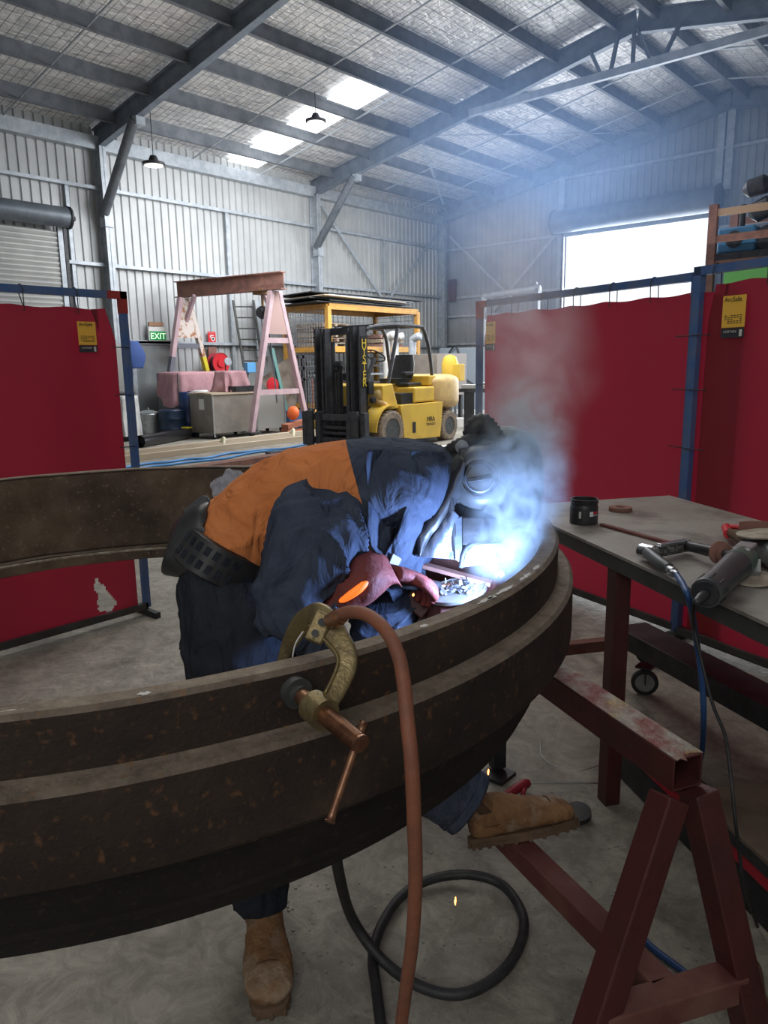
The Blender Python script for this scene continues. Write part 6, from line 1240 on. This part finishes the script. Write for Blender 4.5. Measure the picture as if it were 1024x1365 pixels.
# ------------------------------------------------------------ smoke and haze volumes
def M2(N, L, op, a, b=None, c=None):
    n = N.new('ShaderNodeMath'); n.operation = op
    for i, v in enumerate((a, b, c)):
        if v is None: continue
        if isinstance(v, (int, float)): n.inputs[i].default_value = v
        else: L.new(v, n.inputs[i])
    return n.outputs[0]
def plume(name, pts, dens, col, em, emc, scale, thr, lab, warp=.04, aniso=.1):
    """pts: (centre, radius) rising in z; density falls off smoothly from the bent axis"""
    m = bpy.data.materials.new(name); m.use_nodes = True; nt = m.node_tree; N = nt.nodes; L = nt.links; N.remove(N['Principled BSDF'])
    out = [n for n in N if n.type == 'OUTPUT_MATERIAL'][0]; pv = N.new('ShaderNodeVolumePrincipled'); L.new(pv.outputs[0], out.inputs['Volume'])
    pv.inputs['Color'].default_value = (*col, 1); pv.inputs['Anisotropy'].default_value = aniso; pv.inputs['Emission Color'].default_value = (*emc, 1)
    g = N.new('ShaderNodeNewGeometry')
    nz = N.new('ShaderNodeTexNoise'); nz.inputs['Scale'].default_value = scale*.6; nz.inputs['Detail'].default_value = 3; L.new(g.outputs['Position'], nz.inputs[0])
    sv = N.new('ShaderNodeVectorMath'); sv.operation = 'MULTIPLY_ADD'; L.new(nz.outputs[1], sv.inputs[0]); sv.inputs[1].default_value = (warp*2,)*3; sv.inputs[2].default_value = (-warp,)*3
    ad = N.new('ShaderNodeVectorMath'); L.new(g.outputs['Position'], ad.inputs[0]); L.new(sv.outputs[0], ad.inputs[1])
    sp = N.new('ShaderNodeSeparateXYZ'); L.new(ad.outputs[0], sp.inputs[0])
    z0, z1 = pts[0][0].z, pts[-1][0].z
    u = M2(N, L, 'DIVIDE', M2(N, L, 'SUBTRACT', sp.outputs[2], z0), z1-z0)
    def curve(vals):
        lo, hi = min(vals), max(vals); hi = hi if hi-lo > 1e-4 else lo+1e-4
        c = N.new('ShaderNodeFloatCurve'); cm = c.mapping.curves[0]
        us = [(p.z-z0)/(z1-z0) for p, r in pts]
        cm.points[0].location = (0, (vals[0]-lo)/(hi-lo)); cm.points[1].location = (1, (vals[-1]-lo)/(hi-lo))
        for uu, v in list(zip(us, vals))[1:-1]: cm.points.new(uu, (v-lo)/(hi-lo))
        c.mapping.update(); L.new(u, c.inputs['Value']); return M2(N, L, 'MULTIPLY_ADD', c.outputs[0], hi-lo, lo)
    X, Y, Rr = curve([p.x for p, r in pts]), curve([p.y for p, r in pts]), curve([r for p, r in pts])
    dx, dy = M2(N, L, 'SUBTRACT', sp.outputs[0], X), M2(N, L, 'SUBTRACT', sp.outputs[1], Y)
    d = M2(N, L, 'DIVIDE', M2(N, L, 'SQRT', M2(N, L, 'ADD', M2(N, L, 'MULTIPLY', dx, dx), M2(N, L, 'MULTIPLY', dy, dy))), Rr)
    fr = N.new('ShaderNodeMapRange'); fr.interpolation_type = 'SMOOTHSTEP'; fr.inputs[1].default_value = 1; fr.inputs[2].default_value = .1; L.new(d, fr.inputs[0])
    ends = []
    for a_, b_ in ((0, .08), (1, .6)):
        e = N.new('ShaderNodeMapRange'); e.interpolation_type = 'SMOOTHSTEP'; e.inputs[1].default_value = a_; e.inputs[2].default_value = b_; L.new(u, e.inputs[0]); ends.append(e.outputs[0])
    n = N.new('ShaderNodeTexNoise'); n.inputs['Scale'].default_value = scale; n.inputs['Detail'].default_value = 6; n.inputs['Distortion'].default_value = 1.0; n.inputs['Roughness'].default_value = .6; L.new(g.outputs['Position'], n.inputs[0])
    r = N.new('ShaderNodeMapRange'); r.inputs[1].default_value = thr[0]; r.inputs[2].default_value = thr[1]; L.new(n.outputs[0], r.inputs[0])
    cur = M2(N, L, 'MULTIPLY', M2(N, L, 'MULTIPLY', fr.outputs[0], r.outputs[0]), M2(N, L, 'MULTIPLY', ends[0], ends[1]))
    L.new(M2(N, L, 'MULTIPLY', cur, dens), pv.inputs['Density']); L.new(M2(N, L, 'MULTIPLY', cur, em), pv.inputs['Emission Strength'])  # emission stands in for light scattered by the smoke
    mb = MB().loft([(p, V((1,0,0))*(r+warp*.6), V((0,1,0))*(r+warp*.6)) for p, r in pts], 20, 4); o = obj(name, mb, m); tag(o, lab, 'smoke', kind='stuff'); return o
plume('weld_smoke', [(PD(668,778,1.95), .10), (PD(676,735,1.92), .13), (PD(684,690,1.88), .15), (PD(690,640,1.86), .16), (PD(692,590,1.9), .16), (PD(696,540,1.98), .15), (PD(698,480,2.05), .15)],
      26, (.75,.86,.92), .9, (.50,.66,.78), 15, (.38,.66), 'dense pale blue grey smoke curling up over the helmet visor')
plume('rising_smoke', [(PD(690,640,2.1), .14), (PD(702,560,2.15), .2), (PD(704,500,2.2), .24), (PD(700,440,2.3), .26), (PD(692,380,2.4), .27), (PD(680,300,2.6), .27), (PD(670,240,2.8), .27)],
      3.0, (.86,.86,.9), .62, (.70,.64,.70), 6, (.34,.68), 'thin grey smoke column rising in front of the wide red curtain', warp=.08)
m = bpy.data.materials.new('blue_haze'); m.use_nodes = True; N = m.node_tree.nodes; L = m.node_tree.links; N.remove(N['Principled BSDF'])
out = [n for n in N if n.type == 'OUTPUT_MATERIAL'][0]; pv = N.new('ShaderNodeVolumePrincipled'); L.new(pv.outputs[0], out.inputs['Volume'])
g = N.new('ShaderNodeNewGeometry'); hc = PD(800, 215, 13.5)
va = N.new('ShaderNodeVectorMath'); va.operation = 'SUBTRACT'; L.new(g.outputs['Position'], va.inputs[0]); va.inputs[1].default_value = hc
vb = N.new('ShaderNodeVectorMath'); vb.operation = 'MULTIPLY'; L.new(va.outputs[0], vb.inputs[0]); vb.inputs[1].default_value = (1/5.5, 1/6.5, 1/4.2)
vc = N.new('ShaderNodeVectorMath'); vc.operation = 'LENGTH'; L.new(vb.outputs[0], vc.inputs[0])
f = N.new('ShaderNodeMapRange'); f.interpolation_type = 'SMOOTHSTEP'; f.inputs[1].default_value = 1; f.inputs[2].default_value = .1; L.new(vc.outputs['Value'], f.inputs[0])
L.new(M2(N, L, 'MULTIPLY', f.outputs[0], .055), pv.inputs['Density']); L.new(M2(N, L, 'MULTIPLY', f.outputs[0], .021), pv.inputs['Emission Strength'])  # emission puts the scattered blue light into the haze itself
pv.inputs['Color'].default_value = (.25,.4,.7,1); pv.inputs['Emission Color'].default_value = (.30,.46,.78,1); pv.inputs['Anisotropy'].default_value = 0
mb = MB(); x1_ = 2.3; y0_, y1_ = 6.5, 20.9; xx = [max(hc.x-5.4, XL+.3), XC, x1_]
sec_ = [(xx[0], zs(xx[0], ZE)-.25), (XC, zs(XC, ZE)-.25), (x1_, zs(x1_, ZE)-.25), (x1_, 2.2), (xx[0], 2.2)]
mb.add([V((x, y, z)) for y in (y0_, y1_) for x, z in sec_], [(0,1,2,3,4), (9,8,7,6,5)]+[(k, (k+1) % 5, 5+(k+1) % 5, 5+k) for k in range(5)])
o = obj('blue_haze', mb, m); tag(o, 'faint blue welding haze hanging under the roof by the bright doorway', 'haze', kind='stuff')
# ------------------------------------------------------------ lights, sky, camera
w = bpy.data.worlds.new('sky'); bpy.context.scene.world = w; w.use_nodes = True
w.node_tree.nodes['Background'].inputs[0].default_value = (.93, .96, 1, 1); w.node_tree.nodes['Background'].inputs[1].default_value = 1.35
def area(nm, loc, tgt, sx, sy, e, col=(1,1,1)):
    l = bpy.data.lights.new(nm, 'AREA'); l.shape = 'RECTANGLE'; l.size = sx; l.size_y = sy; l.energy = e; l.color = col
    o = bpy.data.objects.new(nm, l); o.location = loc; o.rotation_euler = (V(tgt)-V(loc)).to_track_quat('-Z', 'Y').to_euler(); C.objects.link(o); return o
area('doorway_daylight', ((DX0+DX1)/2, YG+.6, 2.8), (-6.5, 5, 1.0), 4.2, 4.8, 520, (.93,.96,1))
area('added_hall_fill', (-8.0, 12.6, 5.8), (-9.5, 11.0, 0), 6, 5, 700, (.95,.97,1))  # added fill lamp under the closed foil roof, brightening the hall
area('added_left_wall_fill', (-11.3, 12, 5.0), (-14.5, 13.5, 1.5), 6, 3, 340, (.97,.98,1))  # added fill lamp that lifts the left wall
area('added_foreground_fill', (-4.5, 4.5, 6.8), (-3.5, 3.5, 0), 5, 5, 175, (1,.97,.92))  # added unseen lamp over the foreground; the roof is closed here
area('added_ceiling_fill', (-8, 11.5, 3.2), (-8, 11.6, 8), 10, 10, 200, (1,.985,.96))  # added upward lamp hung in mid-air to brighten the roof
area('added_camera_side_fill', (1.0, -3.0, 4.2), (-10, 12, 3.0), 6, 4, 190, (1,.985,.96))  # added lamp inside the closed front wall, filling from behind the camera
wp = PD(660, 752, 2.02)
l = bpy.data.lights.new('arc_light', 'SPOT'); l.spot_size = R(172); l.spot_blend = .25; l.energy = 21; l.color = (.36,.54,1); l.shadow_soft_size = .03
o = bpy.data.objects.new('arc_light', l); o.location = PD(652, 782, 1.76); o.rotation_euler = (PD(545, 640, 1.90)-PD(652, 782, 1.76)).to_track_quat('-Z', 'Y').to_euler(); C.objects.link(o)
mb = MB(); mb.lathe([(.001,-.008),(.006,-.004),(.008,0),(.006,.004),(.001,.008)], 14, Matrix.Translation(PD(668, 765, 2.0))); tag(obj('welding_arc', mb, M_['arc'], smooth=True), 'blinding blue white welding arc below the helmet visor', 'welding arc')
cd = bpy.data.cameras.new('camera'); cam = bpy.data.objects.new('camera', cd); C.objects.link(cam)
cd.sensor_fit = 'VERTICAL'; cd.sensor_height = 36; cd.lens = 36*F/1365; cd.clip_start = .05; cd.clip_end = 200
cam.matrix_world = Matrix((RR, UU, -FF)).transposed().to_4x4(); cam.location = CAM
cd.shift_y = 0
bpy.context.scene.camera = cam
vs_ = bpy.context.scene.view_settings; vs_.view_transform = 'Standard'; vs_.look = 'None'; vs_.exposure = 0; vs_.gamma = 1
cy = bpy.context.scene.cycles; cy.use_denoising = True; cy.max_bounces = 8; cy.diffuse_bounces = 4; cy.glossy_bounces = 3; cy.transmission_bounces = 4; cy.volume_bounces = 1; cy.sample_clamp_indirect = 4
cy.use_adaptive_sampling = True; cy.adaptive_threshold = .02
